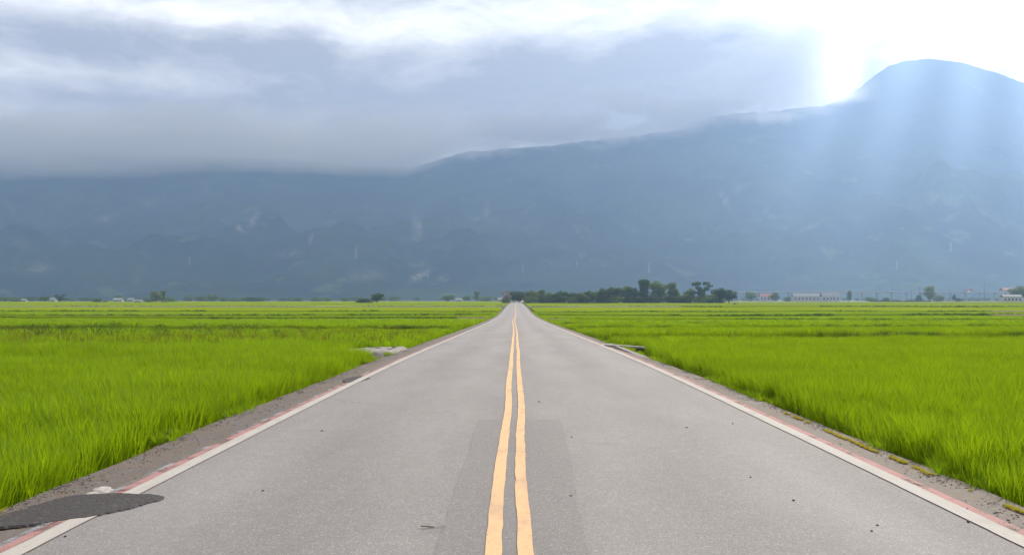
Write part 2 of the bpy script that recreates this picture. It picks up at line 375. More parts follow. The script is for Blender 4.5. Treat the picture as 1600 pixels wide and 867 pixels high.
# relaid strip of darker asphalt under the yellow lines
yy = np.arange(-6, 13.4, .3)
link('relaid_strip', strip(lambda y: -.50 + wig(61, .035, .7)(y) + .0 * y, lambda y: .34 + wig(62, .04, .8)(y) + .02 * y, yy, .0035, 5, crown), M['asphalt_mid'], road)
def blob(name, pts, z0, h, m, parent=None, seed=0, rough=.03, smooth_n=3, bumpy=.006, layers=4):
    """an irregular low mound with a ragged outline; pts are pixels on the road"""
    p = np.array([on_road(*q)[:2] for q in pts])
    for _ in range(smooth_n):
        p = np.stack([p * .75 + np.roll(p, -1, 0) * .25, p * .25 + np.roll(p, -1, 0) * .75], 1).reshape(-1, 2)
    rs = np.random.RandomState(seed); arc = np.cumsum(np.linalg.norm(p - np.roll(p, 1, 0), axis=1)); p = p + np.stack([fbm(arc * 9, arc * 0 + seed, 4, seed, .7) - .5, fbm(arc * 9, arc * 0 + seed, 4, seed + 3, .7) - .5], 1) * rough * 7
    # a sloped rim round a flat top, triangulated
    tg = np.roll(p, -1, 0) - np.roll(p, 1, 0); tg /= np.linalg.norm(tg, axis=1)[:, None] + 1e-9
    ar = np.sum(p[:, 0] * np.roll(p[:, 1], -1) - p[:, 1] * np.roll(p[:, 0], -1)); nrm = np.stack([tg[:, 1], -tg[:, 0]], 1) * (1 if ar > 0 else -1)
    q = p - nrm * min(.02, h * 1.5); k = len(p)
    V = [(x, y, road_z(y) + cz(x) + z0) for (x, y) in p] + [(x, y, road_z(y) + cz(x) + z0 + h) for (x, y) in q]
    Fc = [(i, (i + 1) % k, k + (i + 1) % k, k + i) for i in range(k)] + [tuple(range(k, 2 * k))]
    me = mesh(V, Fc); bm = bmesh.new(); bm.from_mesh(me); bmesh.ops.recalc_face_normals(bm, faces=bm.faces[:]); bmesh.ops.triangulate(bm, faces=bm.faces[:]); bm.to_mesh(me); bm.free()
    return link(name, me, m, parent)
blob('dark_patch', [(-30, 822), (-12, 803), (26, 793), (70, 780), (110, 770), (160, 767), (205, 768), (240, 769), (264, 773), (243, 781), (216, 787), (203, 792), (160, 801), (132, 806), (95, 809), (45, 817), (0, 820)], -.003, .015, M['asphalt_dark'], road, 3, .014)['label'] = 'fresh black asphalt patch covering the left edge line'
blob('concrete_patch', [(128, 771), (150, 757), (172, 753), (179, 758), (174, 766), (150, 771)], -.004, .010, M['concrete_white'], road, 4, .02)
blob('asphalt_plate', [(533, 596), (541, 588), (572, 585), (581, 590), (560, 596)], -.004, .012, M['asphalt_dark'], road, 5, .02)
blob('pothole', [(651, 822), (664, 819), (684, 821), (668, 824)], -.004, .010, M['soil'], road, 6, .012)
for i, (x, y) in enumerate([(892, 775), (893, 683), (842, 628), (1173, 744), (1145, 660), (1073, 667), (503, 672), (102, 833), (1362, 827), (1371, 818), (1240, 780), (411, 764), (1513, 811), (1511, 790)]):
    X, Y, Z = on_road(x, y); rs = random.Random(i); mb = MB(); r = .005 + .007 * rs.random()
    mb.prism([(X + r * math.cos(t) * (1 + .4 * rs.random()), Y + r * 1.3 * math.sin(t) * (1 + .4 * rs.random())) for t in np.linspace(0, 5.4, 7)], Z + cz(X), Z + cz(X) + .006 + .006 * rs.random())
    tag(mb.build('pebble', M['asphalt_dark']), f'tiny dark pebble lying on the road asphalt', 'pebble', 'pebbles lying on the road')

# thin cracks and seams
def crack(pts, wd, seed):
    p = np.array([on_road(*q)[:2] for q in pts]); t = np.linspace(0, len(p) - 1, 60); c = np.stack([np.interp(t, range(len(p)), p[:, 0]), np.interp(t, range(len(p)), p[:, 1])], 1)
    c += .05 * np.stack([fbm(t * 3, t * 0 + seed, 4, seed) - .5, fbm(t * 3, t * 0 + seed, 4, seed + 9) - .5], 1); d = np.gradient(c, axis=0); d /= np.linalg.norm(d, axis=1)[:, None]; nr = np.stack([-d[:, 1], d[:, 0]], 1)
    w_ = (wd * (.2 + 1.2 * fbm(t * 5, t * 0, 3, seed + 4)))[:, None] * np.sin(np.linspace(.05, 3.09, 60))[:, None]; P = np.zeros((2, 60, 3)); P[0, :, :2] = c - nr * w_; P[1, :, :2] = c + nr * w_
    P[..., 2] = road_z(P[..., 1]) + crown(P[..., 0], 0) + .005; link('crack', grid_mesh(P), M['asphalt_dark'], road)
for i, (pts, wd) in enumerate([([(440, 672), (505, 671)], .005), ([(590, 578), (660, 577)], .006), ([(700, 822), (645, 826)], .005)]): crack(pts, wd, 80 + i)

# ------------------------------------------------------------------ crossing ditch with concrete edges
def slab(name, quad, z0, z1, m, parent=None, jag=0.0, n=14, seed=0):
    """a slab with a broken outline through four corners (x, y)"""
    rs = np.random.RandomState(seed); q = np.array(quad, float); out = []
    for i in range(4):
        a, b = q[i], q[(i + 1) % 4]
        for t in np.linspace(0, 1, n, endpoint=False): out.append(a + (b - a) * t + rs.normal(0, jag, 2))
    mb = MB(); mb.prism([tuple(o) for o in out], z0, z1); return mb.build(name, m, parent)
zr = float(road_z(34.5))
dt = empty('ditch_culvert', (0, 0, 0)); tag(dt, 'concrete ditch mouth with pale kerbs beside the right edge of the road', 'culvert')
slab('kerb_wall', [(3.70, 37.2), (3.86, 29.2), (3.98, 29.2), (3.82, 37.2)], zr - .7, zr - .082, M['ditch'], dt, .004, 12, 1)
slab('kerb', [(3.68, 37.2), (3.84, 29.2), (4.02, 29.2), (3.86, 37.2)], zr - .08, zr - .005, M['concrete'], dt, .014, 14, 21)
slab('wing_wall', [(3.54, 38.5), (4.65, 36.8), (4.75, 37.05), (3.6, 39.0)], zr - .7, zr - .072, M['ditch'], dt, .008, 12, 2)  # dark body colour stands in for the backlit face's shade
slab('wall_cap', [(3.42, 38.45), (4.7, 36.65), (4.85, 37.0), (3.6, 39.2)], zr - .07, zr - .015, M['concrete'], dt, .016, 14, 22)
slab('apron', [(3.0 + .42, 41.5), (3.55, 39.3), (4.3, 38.9), (4.1, 42.0)], zr - .5, zr - .115, M['concrete'], dt, .02, 10, 3)
slab('ditch_bed', [(3.85, 30), (9.5, 30.6), (9.5, 36.6), (3.8, 37.2)], zr - .62, zr - .46, M['ditch'], dt, .0, 3, 4)
rp = empty('concrete_ramp', (0, 0, 0)); tag(rp, 'broken pale concrete ramp leading from the left shoulder into the rice', 'ramp')
zl = float(road_z(34))
def rough_sheet(name, quad, z0, m, parent, amp, n=26, seed=0):
    q = np.array(quad, float); a_, b_ = np.meshgrid(np.linspace(0, 1, n), np.linspace(0, 1, n), indexing='ij'); XY = (q[0] * ((1 - a_) * (1 - b_))[..., None] + q[1] * (a_ * (1 - b_))[..., None] + q[2] * (a_ * b_)[..., None] + q[3] * ((1 - a_) * b_)[..., None])
    XY = XY + .12 * np.stack([fbm(XY[..., 0] * 3, XY[..., 1] * 3, 3, seed) - .5, fbm(XY[..., 0] * 3, XY[..., 1] * 3, 3, seed + 5) - .5], -1) * 2
    e_ = np.minimum(np.minimum(a_, 1 - a_), np.minimum(b_, 1 - b_)); Z_ = z0 + amp * (fbm(XY[..., 0] * 2.5, XY[..., 1] * 2.5, 4, seed + 7) - .5) * 2 - .35 * sm(.06, 0, e_)
    link(name, grid_mesh(np.concatenate([XY, Z_[..., None]], -1)), m, parent)
rough_sheet('ramp_slab', [(-3.98, 37.6), (-6.6, 34.2), (-6.0, 32.0), (-4.03, 32.6)], zl + .0, M['concrete'], rp, .05, 26, 5)
for i in range(9):
    rs = random.Random(i); x = -4.1 - rs.random() * 1.2; y = 33.2 + rs.random() * 2.5; r = .04 + .06 * rs.random()
    slab('rubble', [(x - r, y - r), (x + r, y - r * .8), (x + r * .9, y + r), (x - r * .8, y + r)], zl - .06, zl + .0 + .05 * rs.random(), M['concrete' if i % 2 else 'shoulder'], rp, .015, 3, 10 + i)

# ------------------------------------------------------------------ rice
def clump(seed, nbl, hgt, wd, spread, lean=0.25, seg=3, name='clump'):
    rs = np.random.RandomState(seed); V = []; Fc = []
    for b in range(nbl):
        a = rs.uniform(0, 2 * math.pi); L = hgt * rs.uniform(.65, 1.08); r0 = spread * rs.uniform(0, 1)
        out = Vector((math.cos(a), math.sin(a), 0)); side = Vector((-math.sin(a), math.cos(a), 0)).lerp(out, rs.uniform(-.5, .5)).normalized()
        ln = lean * rs.uniform(.3, 1.5); dr = rs.uniform(.1, .75) * lean; n = len(V)
        bx = out * r0 * .5
        if b % 5 > 1 and hgt > .3:
            z0 = hgt * rs.uniform(.45, .82); L = (hgt - z0) * rs.uniform(.8, 1.2) + .04; ln *= 2.2; dr *= 1.8; bx = bx * 1.3 + Vector((rs.normal(0, .03), rs.normal(0, .03), z0))
        for i in range(seg + 1):
            t = i / seg; p = bx + out * (L * (ln * t + dr * t ** 3)) + Vector((0, 0, L * (t - .22 * dr * t ** 3)))
            hw = wd * (1 - t ** 2.2) * .5 + .0004
            V.append(p - side * hw); V.append(p + side * hw)
        for i in range(seg): Fc.append((n + 2 * i, n + 2 * i + 1, n + 2 * i + 3, n + 2 * i + 2))
    return mesh(V, Fc, name)
def src(me, m):
    me.materials.append(m); o = bpy.data.objects.new('source_' + me.name, me); return o
SRC = {'A': [src(clump(10 + i, 46, .70, .0070, .13, .16), M['rice']) for i in range(4)],
       'B': [src(clump(20 + i, 30, .68, .012, .20, .16), M['rice']) for i in range(4)],
       'C': [src(clump(30 + i, 12, .66, .055, .34), M['rice']) for i in range(4)],
       'W': [src(clump(40 + i, 44, .62, .014, .42, .42), M['weed']) for i in range(3)]}
def stalks(seed):
    rs = np.random.RandomState(seed); mb = MB()
    for i in range(3):
        a = rs.uniform(0, 6.28); ln = rs.uniform(.05, .2); h = rs.uniform(.66, .86); x, y = math.cos(a) * ln, math.sin(a) * ln
        mb.bar((0, 0, 0), (x, y, h), .006, .004, 3); mb.bar((x, y, h - .03), (x * 1.3, y * 1.3, h + .10), .012, .005, 4)
    return mesh(mb.V, mb.F, 'stalk')
SRC['S'] = [src(stalks(60 + i), M['seed']) for i in range(3)]
def moss_tuft(seed):
    return clump(seed, 14, .05, .012, .05, .9, 2, 'moss_tuft')
SRC['M'] = [src(moss_tuft(70 + i), M['moss']) for i in range(3)]
_groups = {}
def scatter_group(key):
    """a node group that puts the sources of one kind on a mesh's points"""
    if key in _groups: return _groups[key]
    ng = bpy.data.node_groups.new('plant_' + key, 'GeometryNodeTree')
    ng.interface.new_socket('Geometry', in_out='INPUT', socket_type='NodeSocketGeometry'); ng.interface.new_socket('Geometry', in_out='OUTPUT', socket_type='NodeSocketGeometry')
    gi = ng.nodes.new('NodeGroupInput'); go = ng.nodes.new('NodeGroupOutput'); join = ng.nodes.new('GeometryNodeJoinGeometry'); iop = ng.nodes.new('GeometryNodeInstanceOnPoints')
    gti = ng.nodes.new('GeometryNodeGeometryToInstance')
    for o in reversed(SRC[key]):
        oi = ng.nodes.new('GeometryNodeObjectInfo'); oi.inputs['Object'].default_value = o; oi.inputs['As Instance'].default_value = True
        ng.links.new(oi.outputs['Geometry'], gti.inputs[0])
    ng.links.new(gi.outputs[0], iop.inputs['Points']); ng.links.new(gti.outputs[0], iop.inputs['Instance'])
    iop.inputs['Pick Instance'].default_value = True
    rv = ng.nodes.new('FunctionNodeRandomValue'); rv.data_type = 'FLOAT_VECTOR'; rv.inputs[0].default_value = (-.10, -.10, 0); rv.inputs[1].default_value = (.10, .10, 6.28)
    ng.links.new(rv.outputs[0], iop.inputs['Rotation'])
    at_ = ng.nodes.new('GeometryNodeInputNamedAttribute'); at_.data_type = 'FLOAT'; at_.inputs[0].default_value = 'size'
    ng.links.new(at_.outputs[0], iop.inputs['Scale']); ng.links.new(iop.outputs[0], go.inputs[0])
    _groups[key] = ng; return ng
def scatter(name, key, pts, size, parent=None):
    me = bpy.data.meshes.new(name); me.vertices.add(len(pts)); me.vertices.foreach_set('co', np.asarray(pts, np.float32).ravel())
    a = me.attributes.new('size', 'FLOAT', 'POINT'); a.data.foreach_set('value', np.asarray(size, np.float32)); me.update()
    o = bpy.data.objects.new(name, me); C.objects.link(o); o.parent = parent
    md = o.modifiers.new('plants', 'NODES'); md.node_group = scatter_group(key); o['kind'] = 'stuff'
    return o
# paddies: (side, near end, far end, canopy level above the road there, colour word)
def zc(y): return road_z(y) + np.interp(y, [0, 30, 90, 200, 360, 700, 1300], [.19, .19, .06, .02, .08, -.05, -.1])
PADDIES = [(-1, 1.5, 34.4, 0, 'nearest left rice paddy of bright green blades below the road'),
           (-1, 34.6, 66, 0, 'left rice paddy with brown seed heads and dark weeds behind the concrete ramp'),
           (-1, 68.5, 150, .14, 'left rice paddy beyond the weedy bund, smooth green'),
           (-1, 153, 196, .16, 'narrow left rice paddy in front of the brown bund'),
           (-1, 203, 258, .20, 'left rice strip just behind the brown bund'),
           (-1, 263, 352, .16, 'left rice strip in front of the pale cross lane'),
           (-1, 374, 520, .14, 'left rice paddy just behind the pale cross lane'),
           (-1, 528, 800, .10, 'left rice paddy around the dark bush and round tree'),
           (-1, 812, 1240, .10, 'farthest left rice paddy, a thin yellow green strip below the trees'),
           (1, 1.5, 36.6, 0, 'nearest right rice paddy of bright green blades beside the road'),
           (1, 37.8, 45.5, .02, 'right rice paddy behind the concrete ditch mouth'),
           (1, 46.6, 71, .12, 'right rice paddy behind the long wavy bund'),
           (1, 73, 98, .13, 'right rice paddy two bunds behind the ditch mouth, evenly green'),
           (1, 100.5, 134, .14, 'third right rice paddy beyond the ditch, with thin dark front edge'),
           (1, 137, 190, .14, 'right rice paddy with short dark hedge of weeds in front'),
           (1, 194, 250, .18, 'right rice paddy in the dip beside the far road'),
           (1, 255, 350, .16, 'right rice strip in front of the pale cross lane'),
           (1, 372, 480, .14, 'right rice strip just behind the pale cross lane'),
           (1, 486, 640, .10, 'right rice paddy in front of the long grove'),
           (1, 670, 1040, .10, 'farthest right rice paddy, thin strip before the fence')]
def rand_pts(side, y0, y1, dens, rs, margin=4.0):
    n = int(dens * (y1 - y0) * (0.54 * y1 + margin)); Y = rs.uniform(y0, y1, n); X = rs.uniform(0, .54 * y1 + margin, n)
    e0 = np.abs((eL if side < 0 else eR)(Y)) + .06 + .22 * fbm(Y / 1.3, Y * 0 + side, 3, 44)
    k = (X > e0) & (X < .54 * Y + margin)
    return X[k] * side, Y[k]
def bund_wave(y0, x, seed): return (fbm(x / 40 + 3, x * 0 + seed, 3, seed) - .5) * y0 * .16 * np.clip(y0 / 50, 0, 1.0)
tot_pts = 0
for k, (side, y0, y1, up, lab) in enumerate(PADDIES):
    if 44 < y0 < 200: up = up + .12
    rs = np.random.RandomState(100 + k)
    far = y0 > 250
    top_in = 0.30 if y0 < 62 else (.16 if y0 < 150 else .03)      # how far the slab lies below the leaf tips
    yy = np.linspace(y0, y1, 40 if y1 < 400 else 26)
    uu = np.concatenate([[0], np.geomspace(.4, 1.0, 40) ** 3])
    uu = np.linspace(0, 1, 60) ** 1.8
    P = np.zeros((len(uu), len(yy), 3))
    wmax = .62 * y1 + 25
    e0 = np.abs((eL if side < 0 else eR)(yy)) + (.62 if y0 < 60 else .9)
    if k == 9: e0 = e0 + .6 * (yy > 29.3)
    if k == 0: e0 = e0 + 1.9 * np.clip((yy - 29) / 2, 0, 1)
    X = e0[None] + (wmax - e0[None]) * uu[:, None]
    tt = np.linspace(0, 1, len(yy))[None]
    w0 = bund_wave(y0, X, k if side < 0 else k) * (y0 > 40); w1 = bund_wave(PADDIES[k + 1][1], X, k + 1) if k + 1 < len(PADDIES) and PADDIES[k + 1][0] == side else 0
    Yv = yy[None] + w0 * (1 - tt) + w1 * tt
    Zt = zc(yy)[None] + up * (1 - tt) - top_in + .10 * (fbm(X / 1.7, Yv / 1.7, 3, k) - .5)
    P[..., 0] = X * side; P[..., 1] = Yv; P[..., 2] = Zt
    # skirts down to the mud on all four sides
    nu, nv = P.shape[:2]; Q = np.zeros((nu + 2, nv + 2, 3)); Q[1:-1, 1:-1] = P
    Q[0, 1:-1] = P[0]; Q[-1, 1:-1] = P[-1]; Q[1:-1, 0] = P[:, 0]; Q[1:-1, -1] = P[:, -1]
    Q[0, 0] = P[0, 0]; Q[0, -1] = P[0, -1]; Q[-1, 0] = P[-1, 0]; Q[-1, -1] = P[-1, -1]
    for sl_ in ((0, slice(None)), (-1, slice(None)), (slice(None), 0), (slice(None), -1)): Q[sl_][..., 2] = Q[sl_][..., 2] - .75
    me = grid_mesh(Q if side > 0 else Q[::-1])
    pad = tag(link('rice_paddy', me, M['under'] if y0 < 62 else M['canopy']), lab, 'rice paddy', 'rice paddies', 'stuff')
    def level(X, Y):
        w0 = bund_wave(y0, np.abs(X), k) * (y0 > 40); w1 = bund_wave(PADDIES[k + 1][1], np.abs(X), k + 1) if k + 1 < len(PADDIES) and PADDIES[k + 1][0] == side else 0
        t = np.clip((Y - y0) / (y1 - y0), 0, 1)
        return zc(Y) + up * (1 - t), Y + w0 * (1 - t) + w1 * t
    # leaf tufts by distance band
    for key, a, b, dens, h in (('A', 0, 36, 60, .70), ('B', 36, 92, 22, .68), ('C', 92, 260, 4.5, .66)):
        a2, b2 = max(a, y0), min(b, y1)
        if b2 <= a2: continue
        X, Y = rand_pts(side, a2, b2, dens, rs)
        if k == 10: 
            s_ = ~((X < 4.9) & (Y < 39.4)); X, Y = X[s_], Y[s_]
        if k == 9:
            s_ = ~((X < 4.75 - .25 * (Y < 33)) & (Y > 29.6 + .4 * np.sin(X * 9))); X, Y = X[s_], Y[s_]
        if k == 0:
            s_ = ~((X > -6.3) & (Y > 29.2 + np.clip(-X - 4.2, 0, 9) * .85 + .3 * np.sin(X * 7))); X, Y = X[s_], Y[s_]
        if k == 1:
            s_ = ~((X > -5.9) & (Y < 36.4)); X, Y = X[s_], Y[s_]
        Z, Y2 = level(X, Y)
        hv = fbm(X / 2.5, Y / 2.5, 3, 9) ; sz = (.86 + .32 * hv) * rs.uniform(.86, 1.14, len(X))
        Z = Z - h * .98 - .04
        scatter('rice_plants', key, np.stack([X, Y2, Z], 1), sz, pad); tot_pts += len(X)
    # ragged dark weeds on the bund in front of the paddy
    if 30 < y0 < 380:
        n = int(min(1400, (.54 * y0 + 5) * 5)); X = rs.uniform(4.6, .54 * y0 + 5, n) * side
        keep = fbm(X / (y0 * .09), X * 0 + k, 3, k) > .47; X = X[keep]; Y = np.full(len(X), y0) + rs.uniform(-.5, .1, len(X)); Z, Y2 = level(X, Y)
        if y0 > 44: scatter('bund_weeds', 'W', np.stack([X, Y2 - .3, Z - .62], 1), rs.uniform(.6, 1.1, len(X)) * min(1.25, max(1.0, y0 / 150)), pad)
    if k == 1:
        X, Y = rand_pts(side, 34.5, 65, 2.0, rs); keep = (fbm(X / 6, Y / 5, 3, 77) > .5); X, Y = X[keep], Y[keep]; Z, Y2 = level(X, Y)
        scatter('seed_heads', 'S', np.stack([X, Y2, Z - .60], 1), rs.uniform(.8, 1.05, len(X)), pad)
    if k == 10:
        X, Y = rand_pts(side, 40, 52, .5, rs); Z, Y2 = level(X, Y)
        scatter('seed_heads', 'S', np.stack([X, Y2, Z - .60], 1), rs.uniform(.8, 1.05, len(X)), pad)
print('rice tufts', tot_pts)
# weeds standing out of the second left paddy
for i, (x, y, s) in enumerate([(12, 512, 1.), (50, 511, 1.1), (70, 520, 1.3), (60, 527, .9), (97, 519, 1.2), (105, 508, 1.), (130, 508, .8), (143, 511, 1.2), (146, 518, 1.3), (172, 521, 1.1), (180, 505, 1.2), (190, 507, 1.), (211, 513, 1.2), (244, 508, .9), (252, 508, 1.), (255, 523, 1.1), (298, 509, .8), (317, 512, 1.2), (330, 520, .8), (350, 507, .9), (365, 514, 1.2), (392, 512, 1.2), (415, 508, 1.), (430, 523, .8), (500, 507, .8)]):
    Y = (CH + .18) * F / (y + 4 - HY); Y = min(max(Y, 42), 65); X = X_at(x, Y); Z = float(zc(np.array(Y))) - .12
    o = link('weed_plant', SRC['W'][i % 3].data, None); o.location = (X, Y, Z); o.scale = (1.6 * s, 1.6 * s, .9 * s); o.rotation_euler = (0, 0, i * 1.7)
    tag(o, 'dark green weed standing above the rice of the left paddy behind the ramp', 'weed', 'dark weeds in the left paddy')
# yellow moss along the right shoulder
rs = np.random.RandomState(5); Y = rs.uniform(7.2, 14.5, 1500); X = eR(Y) - .10 - .09 * (fbm(Y / 1.2, Y * 0, 3, 4)) + rs.normal(0, .012, 1500)
kp = fbm(Y / .35, Y * 0 + 4, 4, 8) > .50; X, Y = X[kp], Y[kp]
tag(scatter('moss', 'M', np.stack([X, Y, road_z(Y) - .045], 1), rs.uniform(.2, .5, len(X))), 'yellow green moss growing along the right road shoulder', 'moss', None, 'stuff')
rs = np.random.RandomState(6); Y = rs.uniform(6.9, 7.6, 60); X = eL(Y) + .03 + rs.normal(0, .03, 60)
tag(scatter('moss', 'M', np.stack([X, Y, road_z(Y) - .04], 1), rs.uniform(.5, 1.0, len(X))), 'small green moss tuft at the left road edge by the black patch', 'moss', None, 'stuff')

def stone(seed):
    rs = np.random.RandomState(seed); mb = MB(); r = .012
    mb.prism([(r * math.cos(t) * rs.uniform(.6, 1.2), r * math.sin(t) * rs.uniform(.6, 1.2)) for t in np.linspace(0, 5.3, 6)], -.003, r * rs.uniform(.5, .9)); return mesh(mb.V, mb.F, 'stone')
M['gravel'] = speckle((.30, .27, .245), .6, 30, name='gravel'); M['gravel_dark'] = speckle((.15, .125, .11), .5, 30, name='gravel_dark')
SRC['G'] = [src(stone(500 + i), M['gravel' if i < 2 else 'gravel_dark']) for i in range(4)]
for s, e0, n in ((-1, eL, 'left'), (1, eR, 'right')):
    rs = np.random.RandomState(700 + s); N = 9000; Y = 5.5 + 40 * rs.uniform(0, 1, N) ** 1.6; off = np.abs(rs.normal(0, .22, N)); X = np.abs(e0(Y)) + .06 - off
    kp = (X > (3.36 if s < 0 else 3.55)) & (fbm(Y / .6, X * 2.5, 3, 90 + s) > .42); X, Y = X[kp], Y[kp]
    Z = road_z(Y) + crown(X * s, Y) - .03 * np.clip(X - 3.3, 0, 1) - .006 - .03 * (X > np.abs(e0(Y)))
    tag(scatter('gravel', 'G', np.stack([X * s, Y, Z], 1), rs.uniform(.25, .95, len(X)) ** 1.3), f'loose gravel strewn along the {n} road shoulder', 'gravel', None, 'stuff')
SRC['E'] = [src(clump(90 + i, 16, .13, .006, .05, .6, 2, 'edge_tuft'), M['rice']) for i in range(3)]
for s, e0, n in ((-1, eL, 'left'), (1, eR, 'right')):
    rs = np.random.RandomState(720 + s); N = 1500; Y = 5.5 + 45 * rs.uniform(0, 1, N) ** 1.4; X = np.abs(e0(Y)) + rs.normal(.06, .06, N); kp = fbm(Y / .8, Y * 0 + s, 3, 61) > .5; X, Y = X[kp], Y[kp]
    tag(scatter('edge_grass', 'E', np.stack([X * s, Y, road_z(Y) - .09], 1), rs.uniform(.4, 1.3, len(X))), f'stray dark grass tufts on the {n} road verge', 'grass', None, 'stuff')
# cross lane and bare bunds
def lane(name, side, x0, x1, y0, y1, m, lab, dz=-.1, seed=0):
    xx = np.linspace(x0, x1, 60); P = np.zeros((2, 60, 3)); P[:, :, 0] = xx * side
    P[0, :, 1] = y0 + wig(seed, .6, 30)(xx); P[1, :, 1] = y1 + wig(seed + 1, .6, 30)(xx); P[0, :, 2] = road_z(P[0, :, 1]) + dz; P[1, :, 2] = road_z(P[1, :, 1]) + dz + .08
    Q = np.concatenate([P[:1] - np.array([0, .05, .8]), P], 0)
    return tag(link(name, grid_mesh(Q if side < 0 else Q[::-1]), m), kind='structure', label=lab)
lane('cross_lane', -1, 3.9, 260, 357, 369, M['concrete'], 'pale concrete farm lane crossing the left fields', .10, 1)
lane('cross_lane', 1, 3.9, 60, 356, 368, M['concrete'], 'pale concrete farm lane crossing the right fields', .10, 2)
lane('soil_bund', -1, 62, 92, 198, 202, M['drysoil'], 'bare brown bund between two left rice strips', .12, 3)
lane('soil_bund', 1, 92, 104, 191, 193.6, M['drysoil'], 'small bare brown bund between right rice paddies', .18, 4)
lane('soil_bund', 1, 120, 140, 251, 254.5, M['drysoil'], 'bare brown bund far right between rice strips', .22, 5)
lane('soil_bund', -1, 4.4, 9, 150.5, 153, M['drysoil'], 'brown soil bund end beside the left road edge in the dip', .10, 6)
lane('soil_bund', 1, 4.4, 7.0, 135, 137, M['drysoil'], 'brown soil bund end beside the right road edge in the dip', .10, 7)

# ------------------------------------------------------------------ mountain
RIDGE = [(-1600, 260), (-900, 225), (-300, 228), (0, 235), (250, 240), (450, 250), (560, 259), (640, 262), (680, 250), (720, 238), (850, 228), (950, 216), (1060, 204), (1110, 181), (1200, 174), (1290, 165), (1340, 138), (1390, 101), (1420, 94), (1455, 91), (1500, 97), (1550, 113), (1600, 130), (1750, 175), (2100, 190), (2600, 210), (3200, 240)]
ru = np.array([(x - HX) / F for x, y in RIDGE]); rv = np.array([(HY - y) / F for x, y in RIDGE])
nu, nt = 620, 190
uu = np.linspace(-1.35, 1.45, nu); tt = np.concatenate([np.linspace(0, 1, 150), np.linspace(1.01, 1.25, 40)])
U, T = np.meshgrid(uu, tt, indexing='ij')
D = 3000 + 3200 * T + 500 * (fbm(U * 3 + 5, U * 0, 3, 21) - .5)
vr = np.interp(U, ru, rv)
s_ = np.where(T <= 1, .80 * np.clip(T, 0, 1) ** 1.15 + .20 * T ** 3, 1 - 1.1 * (T - 1) ** 1.3)
Z = vr * (3000 + 3200) * s_ * (D / 6200 * .35 + .65)
Z = np.where(T <= 1, vr * D * s_, Z * 0 + vr * D * s_)
Xw = U * D
rid = 1 - np.abs(fbm(Xw / 900 + 3, D / 1500, 5, 31) * 2 - 1); rid2 = 1 - np.abs(fbm(Xw / 330 + 9, D / 600, 4, 32) * 2 - 1)
env = np.clip(T * 3, 0, 1) * np.clip((1 - T) * 2.2, 0, 1)
Z += env * ((rid - .75) * 420 + (rid2 - .75) * 150)
Z += 150 * np.exp(-((U - .452) / .11) ** 2 - ((T - .42) / .10) ** 2) + 90 * np.exp(-((U + .12) / .10) ** 2 - ((T - .30) / .10) ** 2)
Z += np.clip(T * 6, 0, 1) * (fbm(Xw / 45, D / 45, 3, 33) - .5) * 26
Z = np.maximum(Z, -1.5) - 1.2 + CH * 0
P = np.stack([Xw, D, Z], -1)
me = grid_mesh(P)
# pale landslide scars and clearings: colour that belongs to the slope, from where they lie
px = HX + F * (P[..., 0] / P[..., 1]); py = HY - F * ((P[..., 2] - CH) / P[..., 1])
scar = np.zeros_like(px)
for (x, y, a, b, rot, amt) in [(165, 341, 15, 5, .2, .5), (232, 318, 12, 5, .2, .35), (375, 358, 3, 7, .5, .9), (396, 345, 4, 16, -.5, .55), (488, 374, 4, 8, .3, .6), (652, 352, 5, 15, .1, .7), (762, 330, 3, 12, 0, .35), (655, 431, 14, 3, .55, 1.0), (693, 436, 6, 3, -.3, .6), (1132, 312, 3, 13, .5, .5), (1152, 295, 4, 7, 0, .4), (1198, 330, 2, 4, 0, .4), (455, 396, 22, 5, .1, .35), (570, 430, 25, 8, .1, .25), (60, 420, 20, 7, .1, .3), (30, 380, 20, 8, -.5, .15), (15, 322, 4, 20, .6, .2), (1265, 355, 30, 3, .4, .2)]:
    dx = px - x; dy = py - y; c, s = math.cos(rot), math.sin(rot); g_ = np.exp(-(((dx * c - dy * s) / a) ** 2 + ((dx * s + dy * c) / b) ** 2)); scar = np.maximum(scar, g_ * amt)
at_ = me.attributes.new('scar', 'FLOAT', 'POINT'); at_.data.foreach_set('value', scar.reshape(-1).astype(np.float32))
def mountain_f(g, b, out):
    p = g.n('ShaderNodeTexCoord').outputs['Object']; n = g.noise(p, .0022, 6, .62); n2 = g.noise(p, .02, 5, .7); n3 = g.noise(p, .006, 4, .6)
    c = g.mix(g.mr(n, .38, .64), (.010, .020, .010, 1), (.050, .080, .028, 1)); c = g.mix(g.mr(n2, .35, .7), g.mix(.5, c, (.01, .016, .008, 1)), c)
    c = g.mix(g.m('MULTIPLY', g.mr(n3, .60, .70), .5), c, (.13, .18, .05, 1))
    a = g.n('ShaderNodeAttribute', attribute_name='scar'); c = g.mix(g.m('MULTIPLY', a.outputs['Fac'], g.mr(n2, .3, .55)), c, (.42, .38, .32, 1)); g.put(b.inputs['Base Color'], c)
tag(link('mountain', me, mat('forest_slope', mountain_f, rough=1.0, spec=0.0), None, True), kind='structure', label='long forested mountain range rising across the whole background')

